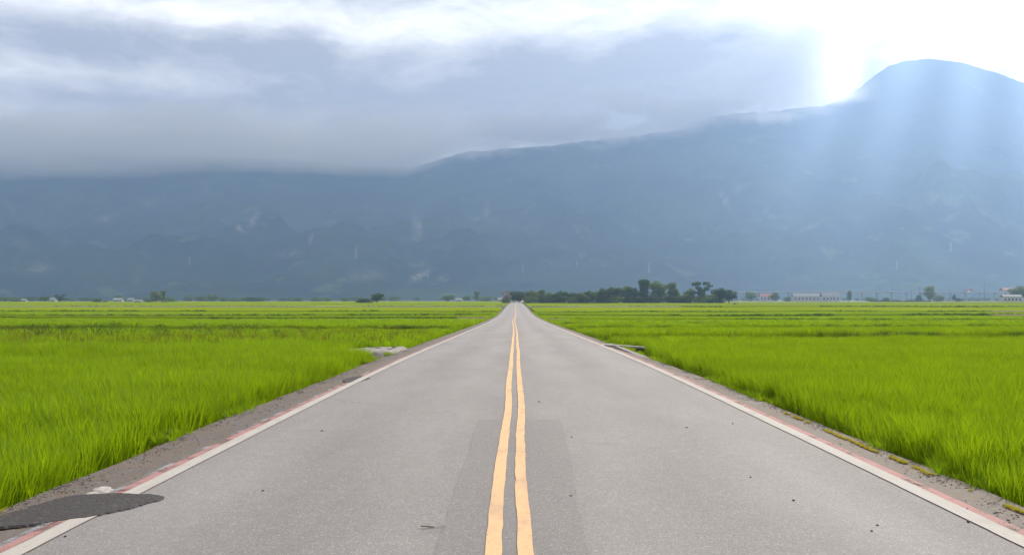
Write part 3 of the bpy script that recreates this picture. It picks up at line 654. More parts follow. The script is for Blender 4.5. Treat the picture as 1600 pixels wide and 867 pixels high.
# ------------------------------------------------------------------ air
def volume_mat(name, col, dens, aniso=0.0, ab=(0, 0, 0)):
    m = bpy.data.materials.new(name); m.use_nodes = True; t = m.node_tree; t.nodes.clear()
    o = t.nodes.new('ShaderNodeOutputMaterial'); v = t.nodes.new('ShaderNodeVolumePrincipled')
    v.inputs['Color'].default_value = (*col, 1); v.inputs['Density'].default_value = dens; v.inputs['Anisotropy'].default_value = aniso
    v.inputs['Absorption Color'].default_value = (*ab, 1); v.inputs['Density Attribute'].default_value = ''; v.inputs['Color Attribute'].default_value = ''
    t.links.new(v.outputs[0], o.inputs['Volume'])
    try: m.cycles.homogeneous_volume = True
    except Exception: pass
    return m
hm = volume_mat('haze', (.15, .45, 1.0), 1.05e-4, 0.0); ht_ = hm.node_tree; v1 = [n for n in ht_.nodes if n.type == 'PRINCIPLED_VOLUME'][0]; ho = [n for n in ht_.nodes if n.type == 'OUTPUT_MATERIAL'][0]
v2 = ht_.nodes.new('ShaderNodeVolumePrincipled'); v2.inputs['Color'].default_value = (1, .98, .96, 1); v2.inputs['Density'].default_value = .48e-4; v2.inputs['Anisotropy'].default_value = .62; v2.inputs['Density Attribute'].default_value = ''; v2.inputs['Color Attribute'].default_value = ''
ad = ht_.nodes.new('ShaderNodeAddShader'); ht_.links.new(v1.outputs[0], ad.inputs[0]); ht_.links.new(v2.outputs[0], ad.inputs[1]); ht_.links.new(ad.outputs[0], ho.inputs['Volume'])
HZ = MB().box((0, 3300, 788), (24000, 8200, 1584)).build('haze', hm); tag(HZ, 'pale blue haze filling the valley air', None, None, 'stuff')
# clouds: closed bodies of real thickness, soft because they are thin at the rim
def cloud(name, x0, x1, y0, y1, dist, thick, m, lab, nx=150, ny=70, lean=0.0):
    """thick(px, py) -> metres of cloud along the view; the body hangs at the given distance"""
    gx = np.linspace(x0, x1, nx); gy = np.linspace(y0, y1, ny); GX, GY = np.meshgrid(gx, gy, indexing='ij')
    Tm = thick(GX, GY); Tm = np.where(Tm > 1.5, Tm, 0); Tm[0] = Tm[-1] = 0; Tm[:, 0] = Tm[:, -1] = 0
    uu, vv = (GX - HX) / F, (HY - GY) / F
    out = []
    for s in (-1, 1):
        Dd = dist + lean * (vv - .15) + s * (Tm * .5 + .5); out.append(np.stack([uu * Dd, Dd, CH + vv * Dd], -1))
    a, b = out; n = nx * ny; idx = np.arange(n).reshape(nx, ny)
    keep = (Tm[:-1, :-1] + Tm[1:, :-1] + Tm[1:, 1:] + Tm[:-1, 1:]) > 0
    f = np.stack([idx[:-1, :-1], idx[1:, :-1], idx[1:, 1:], idx[:-1, 1:]], -1)[keep]
    V = np.concatenate([a.reshape(-1, 3), b.reshape(-1, 3)]); V[n:][Tm.reshape(-1) <= 0] = V[:n][Tm.reshape(-1) <= 0]
    me = np_mesh(V, np.concatenate([f, f[:, ::-1] + n])); bm = bmesh.new(); bm.from_mesh(me)
    bmesh.ops.remove_doubles(bm, verts=bm.verts[:], dist=.05); loose = [v for v in bm.verts if not v.link_faces]; bmesh.ops.delete(bm, geom=loose, context='VERTS')
    bmesh.ops.recalc_face_normals(bm, faces=bm.faces[:]); bm.to_mesh(me); bm.free()
    return tag(link(name, me, m, None, True), lab, 'cloud', 'clouds on the mountain', 'stuff')
def bank(x, y):
    base = np.interp(x, [-500, 0, 150, 280, 420, 560, 640, 700, 800], [288, 284, 282, 276, 276, 281, 280, 258, 240]) + 10 * (fbm(x / 90, x * 0 + 2, 4, 5) - .5)
    n = fbm(x / 150, y / 22, 5, 8)
    up = sm(0, 36, base - y); top = sm(150, 228, y + 70 * (fbm(x / 150, y / 40, 3, 6) - .5)); end = sm(800, 640, x + 60 * (n - .5))
    return 720 * up * top * end * np.clip(.35 + 1.3 * n, .2, 2)
CL = volume_mat('cloud', (1.0, 1.0, 1.0), .0045, .45)
cloud('cloud', -480, 840, 110, 296, 3900, bank, CL, 'grey blue cloud bank lying on the left half of the mountain')
def veil(x, y):
    rd = np.interp(x, [a for a, b in RIDGE], [b for a, b in RIDGE]); n = fbm(x / 70, y / 24, 5, 15); nb = fbm(x / 55, x * 0 + 3, 4, 16)
    return 900 * sm(-24, 22, rd + 26 * (nb - .55) - y) * sm(95, 30, rd - y) * np.clip(2.8 * n - .95, .04, 1.6) * sm(640, 740, x) * sm(1330, 1200, x)
cloud('cloud', 630, 1340, 60, 290, 5200, veil, CL, 'thin grey cloud veil trailing along the central ridge', 170, 60)
def curl(x, y):
    n = fbm(x / 60 + .02 * y, y / 45, 5, 12); base = np.interp(x, [1050, 1150, 1280, 1360, 1405, 1430], [186, 178, 173, 166, 158, 140])
    top = np.interp(x, [1050, 1150, 1260, 1330, 1390, 1430], [120, 70, 30, 40, 95, 120]); end = sm(1375, 1285, x + 70 * (n - .5) - .25 * (y - 130)) * sm(1030, 1200, x)
    return 560 * sm(0, 22, base - y + 16 * (n - .5)) * sm(-20, 60, y - top) * end * np.clip(n * 2.6 - .45, .05, 2)
cloud('cloud', 1040, 1450, 0, 190, 5000, curl, volume_mat('bright_cloud', (1, 1, 1), .0034, .6), 'bright white cloud curling over the right mountain peak', 110, 60)
# unseen clouds added above the picture, shaped to shade the haze into sun rays
def deck(sa, sb, seed, lab, z=3050, ya=5900, yb=9900, nx=70, ny=60, H=330, soft=420):
    """sa, sb: slopes of its two long edges, which both point back at the foot of the sun; None = straight left edge"""
    gy = np.linspace(ya, yb, ny); right = 2300 + sb * (gy - 4500); left = right * 0 - 6500 if sa is None else 2300 + sa * (gy - 4500)
    t = np.linspace(0, 1, nx)[:, None]; GX = left[None] * (1 - t) + right[None] * t; GY = np.broadcast_to(gy[None], GX.shape)
    fx = np.minimum(GX - left[None], right[None] - GX); fy = np.minimum(GY - ya, yb - GY); n = fbm(GX / 700, GY / 900, 5, seed); wd = float((right - left).max())
    soft = min(soft, wd * .35); h = H * sm(0, soft, fx + soft * (n - .5)) * sm(0, 400, fy + 300 * (n - .5)) * (.6 + .8 * n); h[0] = h[-1] = 0; h[:, 0] = h[:, -1] = 0
    idx = np.arange(nx * ny).reshape(nx, ny); f = np.stack([idx[:-1, :-1], idx[1:, :-1], idx[1:, 1:], idx[:-1, 1:]], -1).reshape(-1, 4)
    V = np.concatenate([np.stack([GX, GY, z + h + 1], -1).reshape(-1, 3), np.stack([GX, GY, z - .25 * h - 1], -1).reshape(-1, 3)])
    me = np_mesh(V, np.concatenate([f, f[:, ::-1] + nx * ny]))
    bm = bmesh.new(); bm.from_mesh(me); bm.verts.ensure_lookup_table()      # close the rim
    ring = [idx[i, 0] for i in range(nx)] + [idx[-1, j] for j in range(1, ny)] + [idx[i, -1] for i in range(nx - 2, -1, -1)] + [idx[0, j] for j in range(ny - 2, 0, -1)]
    for i in range(len(ring)):
        p, q_ = int(ring[i]), int(ring[(i + 1) % len(ring)])
        bm.faces.new([bm.verts[q_], bm.verts[p], bm.verts[p + nx * ny], bm.verts[q_ + nx * ny]])
    bmesh.ops.recalc_face_normals(bm, faces=bm.faces[:]); bm.to_mesh(me); bm.free()
    return tag(link('cloud', me, DK if sa is None else DS, None, True), lab, 'cloud', 'unseen clouds added to shape the sun rays', 'stuff')
DS = volume_mat('shade_cloud_streak', (.97, .98, 1.0), .014, .3)
DK = volume_mat('shade_cloud_deck', (.97, .98, 1.0), .006, .3)
deck(None, .235, 41, 'broad unseen cloud deck added to shade the left haze, above the picture', soft=1000)
deck(.280, .305, 42, 'thin unseen cloud streak added to part the sun rays, nearest the broad deck', nx=16)
deck(.375, .398, 44, 'second thin unseen cloud streak added to part the sun rays, above the picture', nx=16)
deck(.455, .490, 45, 'third thin unseen cloud streak added to part the sun rays, farthest right', nx=16)

# ------------------------------------------------------------------ trees
def crown_mesh(seed, lobes, n, leaf, name='crown', flat=1.0):
    """leaf-sized faces through lobes (centre, radii) of a crown one unit tall and about one unit wide"""
    rs = np.random.RandomState(seed); vol = np.array([l[1][0] * l[1][1] * l[1][2] for l in lobes]) ** .7; cnt = (n * vol / vol.sum()).astype(int); V = []; 
    for (c, r), k in zip(lobes, cnt):
        d = rs.normal(0, 1, (k, 3)); d /= np.linalg.norm(d, axis=1)[:, None]; rad = rs.uniform(.25, 1, k) ** .45 * (1 + .22 * (rs.uniform(size=k) - .4))
        clumpy = .82 + .36 * fbm(d[:, 0] * 3 + seed, d[:, 1] * 3 + d[:, 2] * 4, 3, seed)
        p = np.array(c) + d * np.array(r) * (rad * clumpy)[:, None]
        nrm = d + rs.normal(0, .6, (k, 3)); nrm /= np.linalg.norm(nrm, axis=1)[:, None]
        t = np.cross(nrm, rs.normal(0, 1, (k, 3))); t /= np.linalg.norm(t, axis=1)[:, None]; b = np.cross(nrm, t); s = leaf * rs.uniform(.6, 1.3, k)[:, None]
        V.append(np.stack([p - t * s - b * s * .5, p + t * s * .3 - b * s * .8, p + t * s + b * s * .4, p - t * s * .4 + b * s * .8], 1))
    V = np.concatenate(V).reshape(-1, 3); return np_mesh(V, np.arange(len(V)).reshape(-1, 4), name)
def lobeset(seed, kind):
    rs = np.random.RandomState(seed); L = []
    if kind == 'round':
        for i in range(11):
            a = rs.uniform(0, 6.28); r = rs.uniform(.1, .34); z = rs.uniform(.28, .82); L.append(((math.cos(a) * r, math.sin(a) * r, z), (rs.uniform(.13, .24), rs.uniform(.13, .24), rs.uniform(.10, .17))))
        L.append(((0, 0, .55), (.30, .30, .33)))
    elif kind == 'tall':
        for i in range(12):
            a = rs.uniform(0, 6.28); z = rs.uniform(.22, .92); r = rs.uniform(.05, .30) * (1.15 - z * .7); L.append(((math.cos(a) * r, math.sin(a) * r, z), (rs.uniform(.12, .2), rs.uniform(.12, .2), rs.uniform(.09, .16))))
        L.append(((0, 0, .5), (.22, .22, .36)))
    elif kind == 'open':
        for i in range(10):
            a = rs.uniform(0, 6.28); z = rs.uniform(.3, .95); r = rs.uniform(.12, .42); L.append(((math.cos(a) * r, math.sin(a) * r, z), (rs.uniform(.10, .17), rs.uniform(.10, .17), rs.uniform(.05, .09))))
        L.append(((.02, 0, .45), (.16, .16, .26)))
    else:                                     # bush, leaves down to the ground
        for i in range(9):
            a = rs.uniform(0, 6.28); r = rs.uniform(.1, .36); z = rs.uniform(.12, .72); L.append(((math.cos(a) * r, math.sin(a) * r, z), (rs.uniform(.15, .25), rs.uniform(.15, .25), rs.uniform(.14, .24))))
        L.append(((0, 0, .35), (.4, .4, .36)))
    return L
def trunk_mesh(seed, L):
    rs = np.random.RandomState(seed); mb = MB(); top = (rs.uniform(-.03, .03), rs.uniform(-.03, .03), .42)
    mb.bar((0, 0, -.03), top, .034, .022, 6)
    for c, r in L[:7]: mb.bar((top[0] * .8, top[1] * .8, min(.40, max(.16, c[2] - .25))), c, .014, .004, 4)
    return mesh(mb.V, mb.F, 'trunk')
LIB = {}
for kind, n in (('round', 3), ('tall', 3), ('open', 2), ('bush', 2)):
    for i in range(n):
        L = lobeset(200 + i + 10 * len(kind), kind); LIB[kind, i] = (crown_mesh(300 + i, L, 2600 if kind != 'open' else 1700, .026), trunk_mesh(400 + i, L))
_cm = {}
def crown_with(kind, i, mkey):
    if (kind, i, mkey) not in _cm:
        me = LIB[kind, i][0].copy(); me.materials.append(M[mkey]); _cm[kind, i, mkey] = me
    return _cm[kind, i, mkey]
for k in LIB: LIB[k][1].materials.append(M['bark'])
def gz(y): return float(road_z(y)) - .62
def tree(px, ytop, wpx, d, kind, i, mkey, lab, group, name='tree', cat='tree', rot=0.0):
    X = X_at(px, d); z0 = gz(d); ht = CH + (HY - ytop) / F * d - z0; wd = wpx / F * d / .66
    t = empty(name, (X, d, z0), rot); tag(t, lab, cat, group)
    c = link('crown', crown_with(kind, i, mkey), None, t); k = link('trunk', LIB[kind, i][1], None, t)
    for o in (c, k): o.scale = (wd, wd, ht)
    return t
ORD = ['first', 'second', 'third', 'fourth', 'fifth', 'sixth', 'seventh', 'eighth', 'ninth', 'tenth', 'eleventh', 'twelfth', 'thirteenth', 'fourteenth', 'fifteenth', 'sixteenth', 'seventeenth', 'eighteenth', 'nineteenth', 'twentieth', 'twenty-first', 'twenty-second', 'twenty-third', 'twenty-fourth', 'twenty-fifth', 'twenty-sixth']
GROVE = [(811, 453, 15, 'round', 'dark'), (822, 452, 16, 'round', 'dark'), (834, 453, 15, 'round', 'mid'), (846, 453, 15, 'tall', 'mid'), (858, 454, 15, 'round', 'mid'), (870, 456, 14, 'round', 'dark'), (882, 452, 16, 'round', 'dark'), (895, 454, 16, 'round', 'dark'), (907, 456, 14, 'round', 'mid'), (919, 452, 16, 'round', 'dark'), (931, 451, 16, 'round', 'mid'), (943, 449, 17, 'round', 'dark'), (955, 446, 20, 'round', 'dark'), (966, 450, 15, 'tall', 'dark'), (976, 446, 20, 'round', 'mid'), (990, 445, 18, 'round', 'dark'), (1006, 437, 24, 'tall', 'dark'), (1029, 438, 25, 'round', 'mid'), (1050, 442, 21, 'tall', 'mid'), (1065, 456, 17, 'bush', 'mid'), (1079, 450, 17, 'round', 'mid'), (1097, 440, 27, 'open', 'dark'), (1111, 455, 14, 'bush', 'mid'), (1124, 449, 24, 'round', 'dark'), (1139, 450, 22, 'round', 'dark')]
for i, (x, y, wd, kind, c) in enumerate(GROVE):
    nk = {'round': 3, 'tall': 3, 'open': 2, 'bush': 2}[kind]
    look = {'open': 'tall with open layered branches', 'bush': 'low and bushy', 'tall': 'with an upright crown', 'round': 'with a rounded crown'}[kind]
    tree(x, y, wd, 648 + (i * 7 % 11), kind, i % nk, 'leaf_' + c, f'{ORD[i]} tree from the road in the right grove, {"dark" if c == "dark" else "lighter"} green, {look}', 'trees of the grove right of the road', 'grove_tree', 'tree', i * 1.3)
for i in range(14):
    x = 826 + i * 22; tree(x + (i * 5 % 9), 458.5, 24, 645.5 + (i * 3 % 4), 'bush', i % 2, 'leaf_dark' if i % 3 else 'leaf_mid', f'{ORD[i]} low bush from the road under the front edge of the right grove', 'bushes under the grove', 'grove_bush', 'bush', i * 2.1)
tree(791, 454, 13, 655, 'open', 0, 'leaf_pink', 'small pinkish flowering tree on the left side where the road ends', 'trees where the road ends', 'flowering_tree')
tree(790, 462, 11, 652, 'bush', 1, 'leaf_light', 'yellow green bush under the pinkish tree left of the road end', 'trees where the road ends', 'roadside_bush', 'bush')
tree(803, 451, 16, 700, 'round', 1, 'leaf_dark', 'dark flat-topped tree behind the pinkish tree at the road end', 'trees where the road ends', 'roadside_tree')
LEFT = [(8, 463, 17, 'round', 0, 'mid', 1080, 'dark green tree cut by the left picture edge'), (25, 466, 12, 'bush', 0, 'mid', 1080, 'low bush beside the tree at the left picture edge'), (70, 460, 14, 'round', 1, 'mid', 960, 'round mid green tree near the small white sheds on the left'), (94, 460, 17, 'open', 1, 'dark', 960, 'dark leaning tree right of the round tree on the far left'), (152, 465, 12, 'bush', 1, 'dark', 940, 'dark low bush alone on the left field'), (164, 469, 7, 'bush', 0, 'dark', 940, 'tiny bush beside the lone dark bush on the left field'), (185, 461, 14, 'round', 2, 'mid', 1230, 'hazy green tree behind the white and blue houses'), (243, 455, 22, 'tall', 0, 'light', 900, 'bright yellow green tree, the tallest of the far left field'), (254, 455, 12, 'tall', 1, 'dark', 960, 'dark tree close behind the bright yellow green tree'), (232, 467, 10, 'bush', 1, 'light', 895, 'pale bush at the left foot of the bright yellow green tree'), (257, 467, 10, 'bush', 0, 'light', 895, 'pale bush at the right foot of the bright yellow green tree'), (266, 464, 13, 'bush', 0, 'mid', 1050, 'green bush right of the bright yellow green tree'), (299, 460, 8, 'tall', 2, 'light', 1180, 'slim pale tree between the bright tree and two round ones'), (313, 461, 11, 'round', 0, 'mid', 1150, 'small round tree, left one of the pair in the left haze'), (333, 458, 14, 'round', 1, 'mid', 1150, 'larger round tree, right one of the pair in the left haze'), (349, 464, 9, 'bush', 0, 'mid', 1150, 'small hazy bush right of the round pair'), (366, 465, 11, 'bush', 1, 'mid', 1200, 'low pale bush left of the square dark thicket'), (396, 462, 24, 'bush', 0, 'dark', 1130, 'wide square dark thicket on the left field edge'), (466, 463, 13, 'round', 1, 'mid', 1220, 'dark round tree halfway between thicket and bush on the left'), (568, 464, 20, 'bush', 1, 'dark', 690, 'dark wide bush touching the round tree in the middle of the left field'), (589, 457, 17, 'round', 2, 'dark', 690, 'dark round tree standing alone in the middle of the left field'), (745, 455, 13, 'tall', 1, 'mid', 1150, 'hazy tall tree left of the road end'), (728, 461, 12, 'round', 0, 'mid', 1200, 'hazy round tree next to the tall one left of the road end'), (700, 460, 20, 'round', 2, 'mid', 1240, 'wide hazy tree in the far treeline left of the road')]
for i, (x, y, wd, kind, j, c, d, lab) in enumerate(LEFT):
    tree(x, y, wd, d, kind, j, 'leaf_' + c, lab, 'trees at the far edge of the left fields', 'field_bush' if kind == 'bush' else 'field_tree', 'bush' if kind == 'bush' else 'tree', i * 1.9)
RIGHT = [(1173, 454, 17, 'round', 0, 'mid', 1250, 'hazy round tree just right of the grove'), (1211, 454, 14, 'round', 1, 'mid', 1200, 'hazy round tree left of the long white roofs'), (1230, 461, 10, 'bush', 0, 'mid', 1200, 'small bush left of the long white roofs'), (1327, 454, 11, 'tall', 2, 'mid', 1180, 'slim green tree right of the long white roofs'), (1362, 462, 13, 'bush', 1, 'mid', 1150, 'pale bush left of the dark field wall'), (1384, 463, 9, 'bush', 0, 'dark', 1150, 'dark small bush behind the dark field wall'), (1436, 458, 8, 'bush', 1, 'dark', 1120, 'dark bush at the left of the pale round tree'), (1452, 447, 19, 'tall', 0, 'light', 1110, 'pale green rounded tree, tallest between wall and pole'), (1466, 458, 16, 'bush', 0, 'mid', 1130, 'grey green bush at the right of the pale round tree'), (1491, 458, 6, 'round', 1, 'dark', 1150, 'tiny dark tree standing alone left of the red pennant'), (1498, 464, 8, 'bush', 1, 'dark', 1080, 'dark bush behind the wooden post fence'), (1592, 446, 26, 'round', 2, 'mid', 1000, 'large green tree behind the white house at the right edge')]
for i, (x, y, wd, kind, j, c, d, lab) in enumerate(RIGHT):
    tree(x, y, wd, d, kind, j, 'leaf_' + c, lab, 'trees at the far edge of the right fields', 'field_bush' if kind == 'bush' else 'field_tree', 'bush' if kind == 'bush' else 'tree', i * 2.3)
# the far treeline reads as one mass
rs = np.random.RandomState(9); Vs = []; Fn = 0
for i in range(230):
    x = rs.uniform(-250, 1900); d = rs.uniform(1300, 1700)
    if 1160 < x: d += 350
    hpx = (2.5 + 6.5 * fbm(np.array([x / 60.]), np.array([2.]), 3, 3)[0] ** 1.3) * (1.1 if x < 790 else .55); z0 = gz(d); wd = rs.uniform(9, 18)
    ht = CH + (hpx - 1) / F * d - z0; me_ = LIB['bush', i % 2][0]
    if i < 2: 
        co = np.zeros(len(me_.vertices) * 3, np.float32); me_.vertices.foreach_get('co', co); LIB['co', i] = co.reshape(-1, 4, 3)
    q_ = LIB['co', i % 2][rs.permutation(len(LIB['co', i % 2]))[:420]]; ctr = q_.mean(1, keepdims=True); q_ = ctr + (q_ - ctr) * 2.3
    a = rs.uniform(0, 6.28); rot = np.array([[math.cos(a), -math.sin(a), 0], [math.sin(a), math.cos(a), 0], [0, 0, 1]])
    Vs.append((q_.reshape(-1, 3) @ rot.T) * np.array([wd, wd, ht]) + np.array([X_at(x, d), d, z0]))
Vs = np.concatenate(Vs); me = np_mesh(Vs, np.arange(len(Vs)).reshape(-1, 4)); tag(link('far_treeline', me, M['leaf_mid']), 'hazy far treeline along the foot of the mountain', 'trees', None, 'stuff')

# ------------------------------------------------------------------ buildings and structures on the plain
M['wall_white'] = speckle((.36, .35, .335), .2, .6, name='white_wall'); M['wall_blue'] = speckle((.30, .42, .60), .15, .6, name='blue_wall')
M['roof_grey'] = speckle((.27, .275, .28), .2, .5, name='tin_roof'); M['roof_red'] = speckle((.42, .20, .16), .2, .5, name='red_roof'); M['glass'] = mat('window_glass', col=(.03, .04, .05), rough=.15, spec=.5)
M['dark_wall'] = speckle((.06, .06, .062), .3, .8, name='dark_wall'); M['wood'] = speckle((.20, .15, .11), .3, 3, name='weathered_wood'); M['steel'] = mat('steel', col=(.45, .46, .47), rough=.5, metal=.6)
M['pole'] = speckle((.13, .12, .11), .3, 3, name='pole'); M['red_plain'] = mat('red_panel', col=(.55, .07, .05)); M['white_plain'] = mat('white_panel', col=(.75, .75, .73)); M['tyre'] = mat('tyre', col=(.02, .02, .02))
M['car_white'] = mat('car_paint', col=(.72, .71, .66), rough=.3, spec=.5); M['lamp'] = mat('headlamp_glass', col=(.8, .8, .75), rough=.1); M['black'] = mat('black_plastic', col=(.025, .025, .03), rough=.5); M['skin'] = mat('skin', col=(.42, .27, .19)); M['cloth_dark'] = mat('dark_cloth', col=(.03, .035, .05)); M['cloth_white'] = mat('white_cloth', col=(.68, .67, .64)); M['cloth_pink'] = mat('pink_cloth', col=(.55, .28, .28)); M['hat'] = mat('straw_hat', col=(.5, .4, .22))
def house(px0, px1, yeave, yridge, d, wall, roof, lab, depth=8, win=3, name='house'):
    x0, x1 = X_at(px0, d), X_at(px1, d); W = x1 - x0; z0 = gz(d); he = CH + (HY - yeave) / F * d - z0; hr = CH + (HY - yridge) / F * d - z0
    t = empty(name, ((x0 + x1) / 2, d, z0)); tag(t, lab, 'house', 'houses on the plain')
    MB().box((0, depth / 2, he / 2), (W, depth, he)).build('wall', M[wall], t)
    mb = MB(); mb.prism([(-.4, he + .02), (depth / 2, max(hr, he + .3)), (depth + .4, he + .02), (depth + .4, he + .16), (depth / 2, max(hr, he + .3) + .16), (-.4, he + .16)], -W / 2 - .4, W / 2 + .4, 'x'); mb.build('roof', M[roof], t)
    for i in range(win):
        xx = -W / 2 + W * (i + .5) / win
        wn = MB().box((xx, -.03, he * .56), (min(1.8, W / win * .55), .06, he * .36)).build('window', M['glass'], t)
        MB().box((xx, -.05, he * .36), (min(2.1, W / win * .65), .12, .1)).build('sill', M['concrete'], wn)
    MB().box((-W / 2 + W * (.0 + 1.0 / win), -.025, 1.05), (.95, .05, 2.1)).build('door', M['wood'], t)
    return t
house(33, 39, 469, 467, 1060, 'wall_white', 'roof_grey', 'tiny white shed near the left picture edge', 6, 1, 'shed')
house(78, 85, 468, 465.5, 1050, 'wall_white', 'roof_grey', 'small white shed between the round tree and the leaning tree', 6, 1, 'shed')
house(176, 190, 468.5, 465.5, 1120, 'wall_white', 'roof_grey', 'white house on the far left plain below the hazy tree', 8, 3)
house(199, 208, 468.5, 465.5, 1110, 'wall_blue', 'roof_grey', 'blue walled shed right of the white house on the left plain', 6, 2, 'shed')
house(209, 221, 470.2, 468.6, 880, 'wall_white', 'roof_grey', 'low white greenhouse left of the bright yellow green tree', 5, 2, 'shed')
house(712, 722, 468.6, 466, 1180, 'wall_white', 'roof_grey', 'small white house in the treeline left of the road', 7, 2)
house(778, 786, 468, 465, 1120, 'wall_white', 'roof_grey', 'small pale house just left of the road end', 7, 2)
house(1188, 1208, 463, 459, 1330, 'wall_white', 'roof_red', 'reddish roofed house between two hazy trees right of the grove', 9, 4)
house(1240, 1281, 463, 458.5, 1340, 'wall_white', 'roof_grey', 'long low shed with pale tin roof, left of the two', 12, 7, 'shed')
house(1285, 1312, 463, 457, 1320, 'wall_white', 'roof_grey', 'long low shed with pale tin roof, right of the two', 12, 5, 'shed')
house(1568, 1597, 463.5, 460.5, 930, 'wall_white', 'roof_grey', 'white house with dark windows at the right picture edge', 8, 5)
house(1568, 1600, 453, 450, 1500, 'wall_white', 'roof_red', 'pale roofed hall rising behind the white house at the right', 14, 5, 'hall')
house(1610, 1660, 462, 456, 1050, 'wall_white', 'roof_red', 'pale farmhouse just outside the right picture edge', 9, 4)
def viaduct(px0, px1, ytop, d):
    x0, x1 = X_at(px0, d), X_at(px1, d); z0 = gz(d); zt = CH + (HY - ytop) / F * d
    t = empty('railway_viaduct', ((x0 + x1) / 2, d, z0)); tag(t, 'long pale grey viaduct on piers across the right background', 'viaduct'); H = zt - z0; W = x1 - x0
    MB().box((0, 0, H - 1.6), (W, 9, 1.8)).build('deck', M['concrete'], t); MB().box((0, -4.62, H - .35), (W, .2, 1.5)).build('parapet', M['wall_white'], t)
    n = int(W / 28); pm = None
    for i in range(n + 1):
        if pm is None: pm = MB().box((0, 0, (H - 2.5) / 2), (2.4, 5, H - 2.5)).build('pier', M['concrete'], t); p = pm
        else: p = pm.copy(); C.objects.link(p); p.parent = t
        p.location = (-W / 2 + W * i / n, 0, 0)
    return t
viaduct(1140, 1900, 455.5, 1900)
st = empty('track_shelter', (X_at(1397, 1896), 1893, CH + 11.6 / F * 1896)); tag(st, 'small pale blue shelter standing on the viaduct', 'shelter')
MB().box((0, 0, 2.8), (20, 3, 5.4)).build('wall', M['wall_blue'], st); MB().box((0, 0, 5.75), (22, 4, .5)).build('roof', M['wall_white'], st)
for i in range(4): MB().box((-7.5 + 5 * i, -1.53, 3.2), (3, .06, 2)).build('window', M['glass'], st)
# dark field wall of panels and the wooden post fence
fw = empty('field_wall', (X_at(1408, 1046), 1046, gz(1046))); tag(fw, 'low dark wall at the field edge left of the post fence', 'wall')
pm = None
for i in range(16):
    if pm is None: pm = MB().box((0, 0, .95), (3.96, .25, 1.9)).build('panel', M['dark_wall'], fw); p = pm
    else: p = pm.copy(); C.objects.link(p); p.parent = fw
    p.location = ((i - 7.5) * 4.02, 0, -.12 * (i % 3))
fe = empty('post_fence', (X_at(1458, 1046), 1046, gz(1046))); tag(fe, 'long wooden post fence at the right field edge', 'fence'); pm = None; rmm = None
for i in range(42):
    if pm is None:
        pm = MB().box((0, 0, 1.05), (.55, .3, 2.1)).build('post', M['wood'], fe); p = pm
        rmm = MB().box((1.3, 0, 1.7), (2.04, .12, .22)).build('rail', M['wood'], fe); r1 = rmm
    else:
        p = pm.copy(); C.objects.link(p); p.parent = fe; r1 = rmm.copy(); C.objects.link(r1); r1.parent = fe
    p.location = (i * 2.6, 0, 0); r1.location = (i * 2.6, 0, 0); r2 = rmm.copy(); C.objects.link(r2); r2.parent = fe; r2.location = (i * 2.6, 0, -.8)
def pole(px, ytop, d, lab, arms=2):
    z0 = gz(d); H = CH + (HY - ytop) / F * d - z0; t = empty('utility_pole', (X_at(px, d), d, z0)); tag(t, lab, 'pole', 'poles on the plain')
    MB().bar((0, 0, 0), (0, 0, H), .26, .16, 8).build('shaft', M['pole'], t)
    for i in range(arms): MB().box((0, 0, H - .5 - 1.0 * i), (2.4, .15, .15)).build('crossarm', M['pole'], t)
pole(1538, 442, 1090, 'tallest thin dark pole between the red pennant and the white house'); pole(1437, 448, 1115, 'dark pole behind the bush left of the pale round tree', 3); pole(1424, 455, 1060, 'short thin pole behind the dark field wall', 1); pole(119, 453, 1140, 'thin pale pole on the far left plain', 1)
pn = empty('pennant_mast', (X_at(1507, 1120), 1120, gz(1120))); tag(pn, 'mast with slanting red pennant and white panel on the right plain', 'mast')
Hh = 17 / F * 1120 + 3.3
MB().bar((0, 0, 0), (0, 0, Hh), .2, .14, 6).build('mast', M['pole'], pn); MB().prism([(.2, Hh - 3.0), (8.6, Hh - .2), (8.9, Hh - 2.0), (7.0, Hh - 2.2)], -.06, .06, 'y').build('pennant', M['red_plain'], pn); MB().prism([(3.6, Hh - 4.2), (5.8, Hh - 4.4), (6.0, Hh - 2.0), (4.6, Hh - 1.85)], -.05, .05, 'y').build('panel', M['white_plain'], pn); MB().bar((0, 0, Hh - 3.1), (6.4, 0, Hh - 1.6), .1, .1, 5).build('boom', M['pole'], pn)
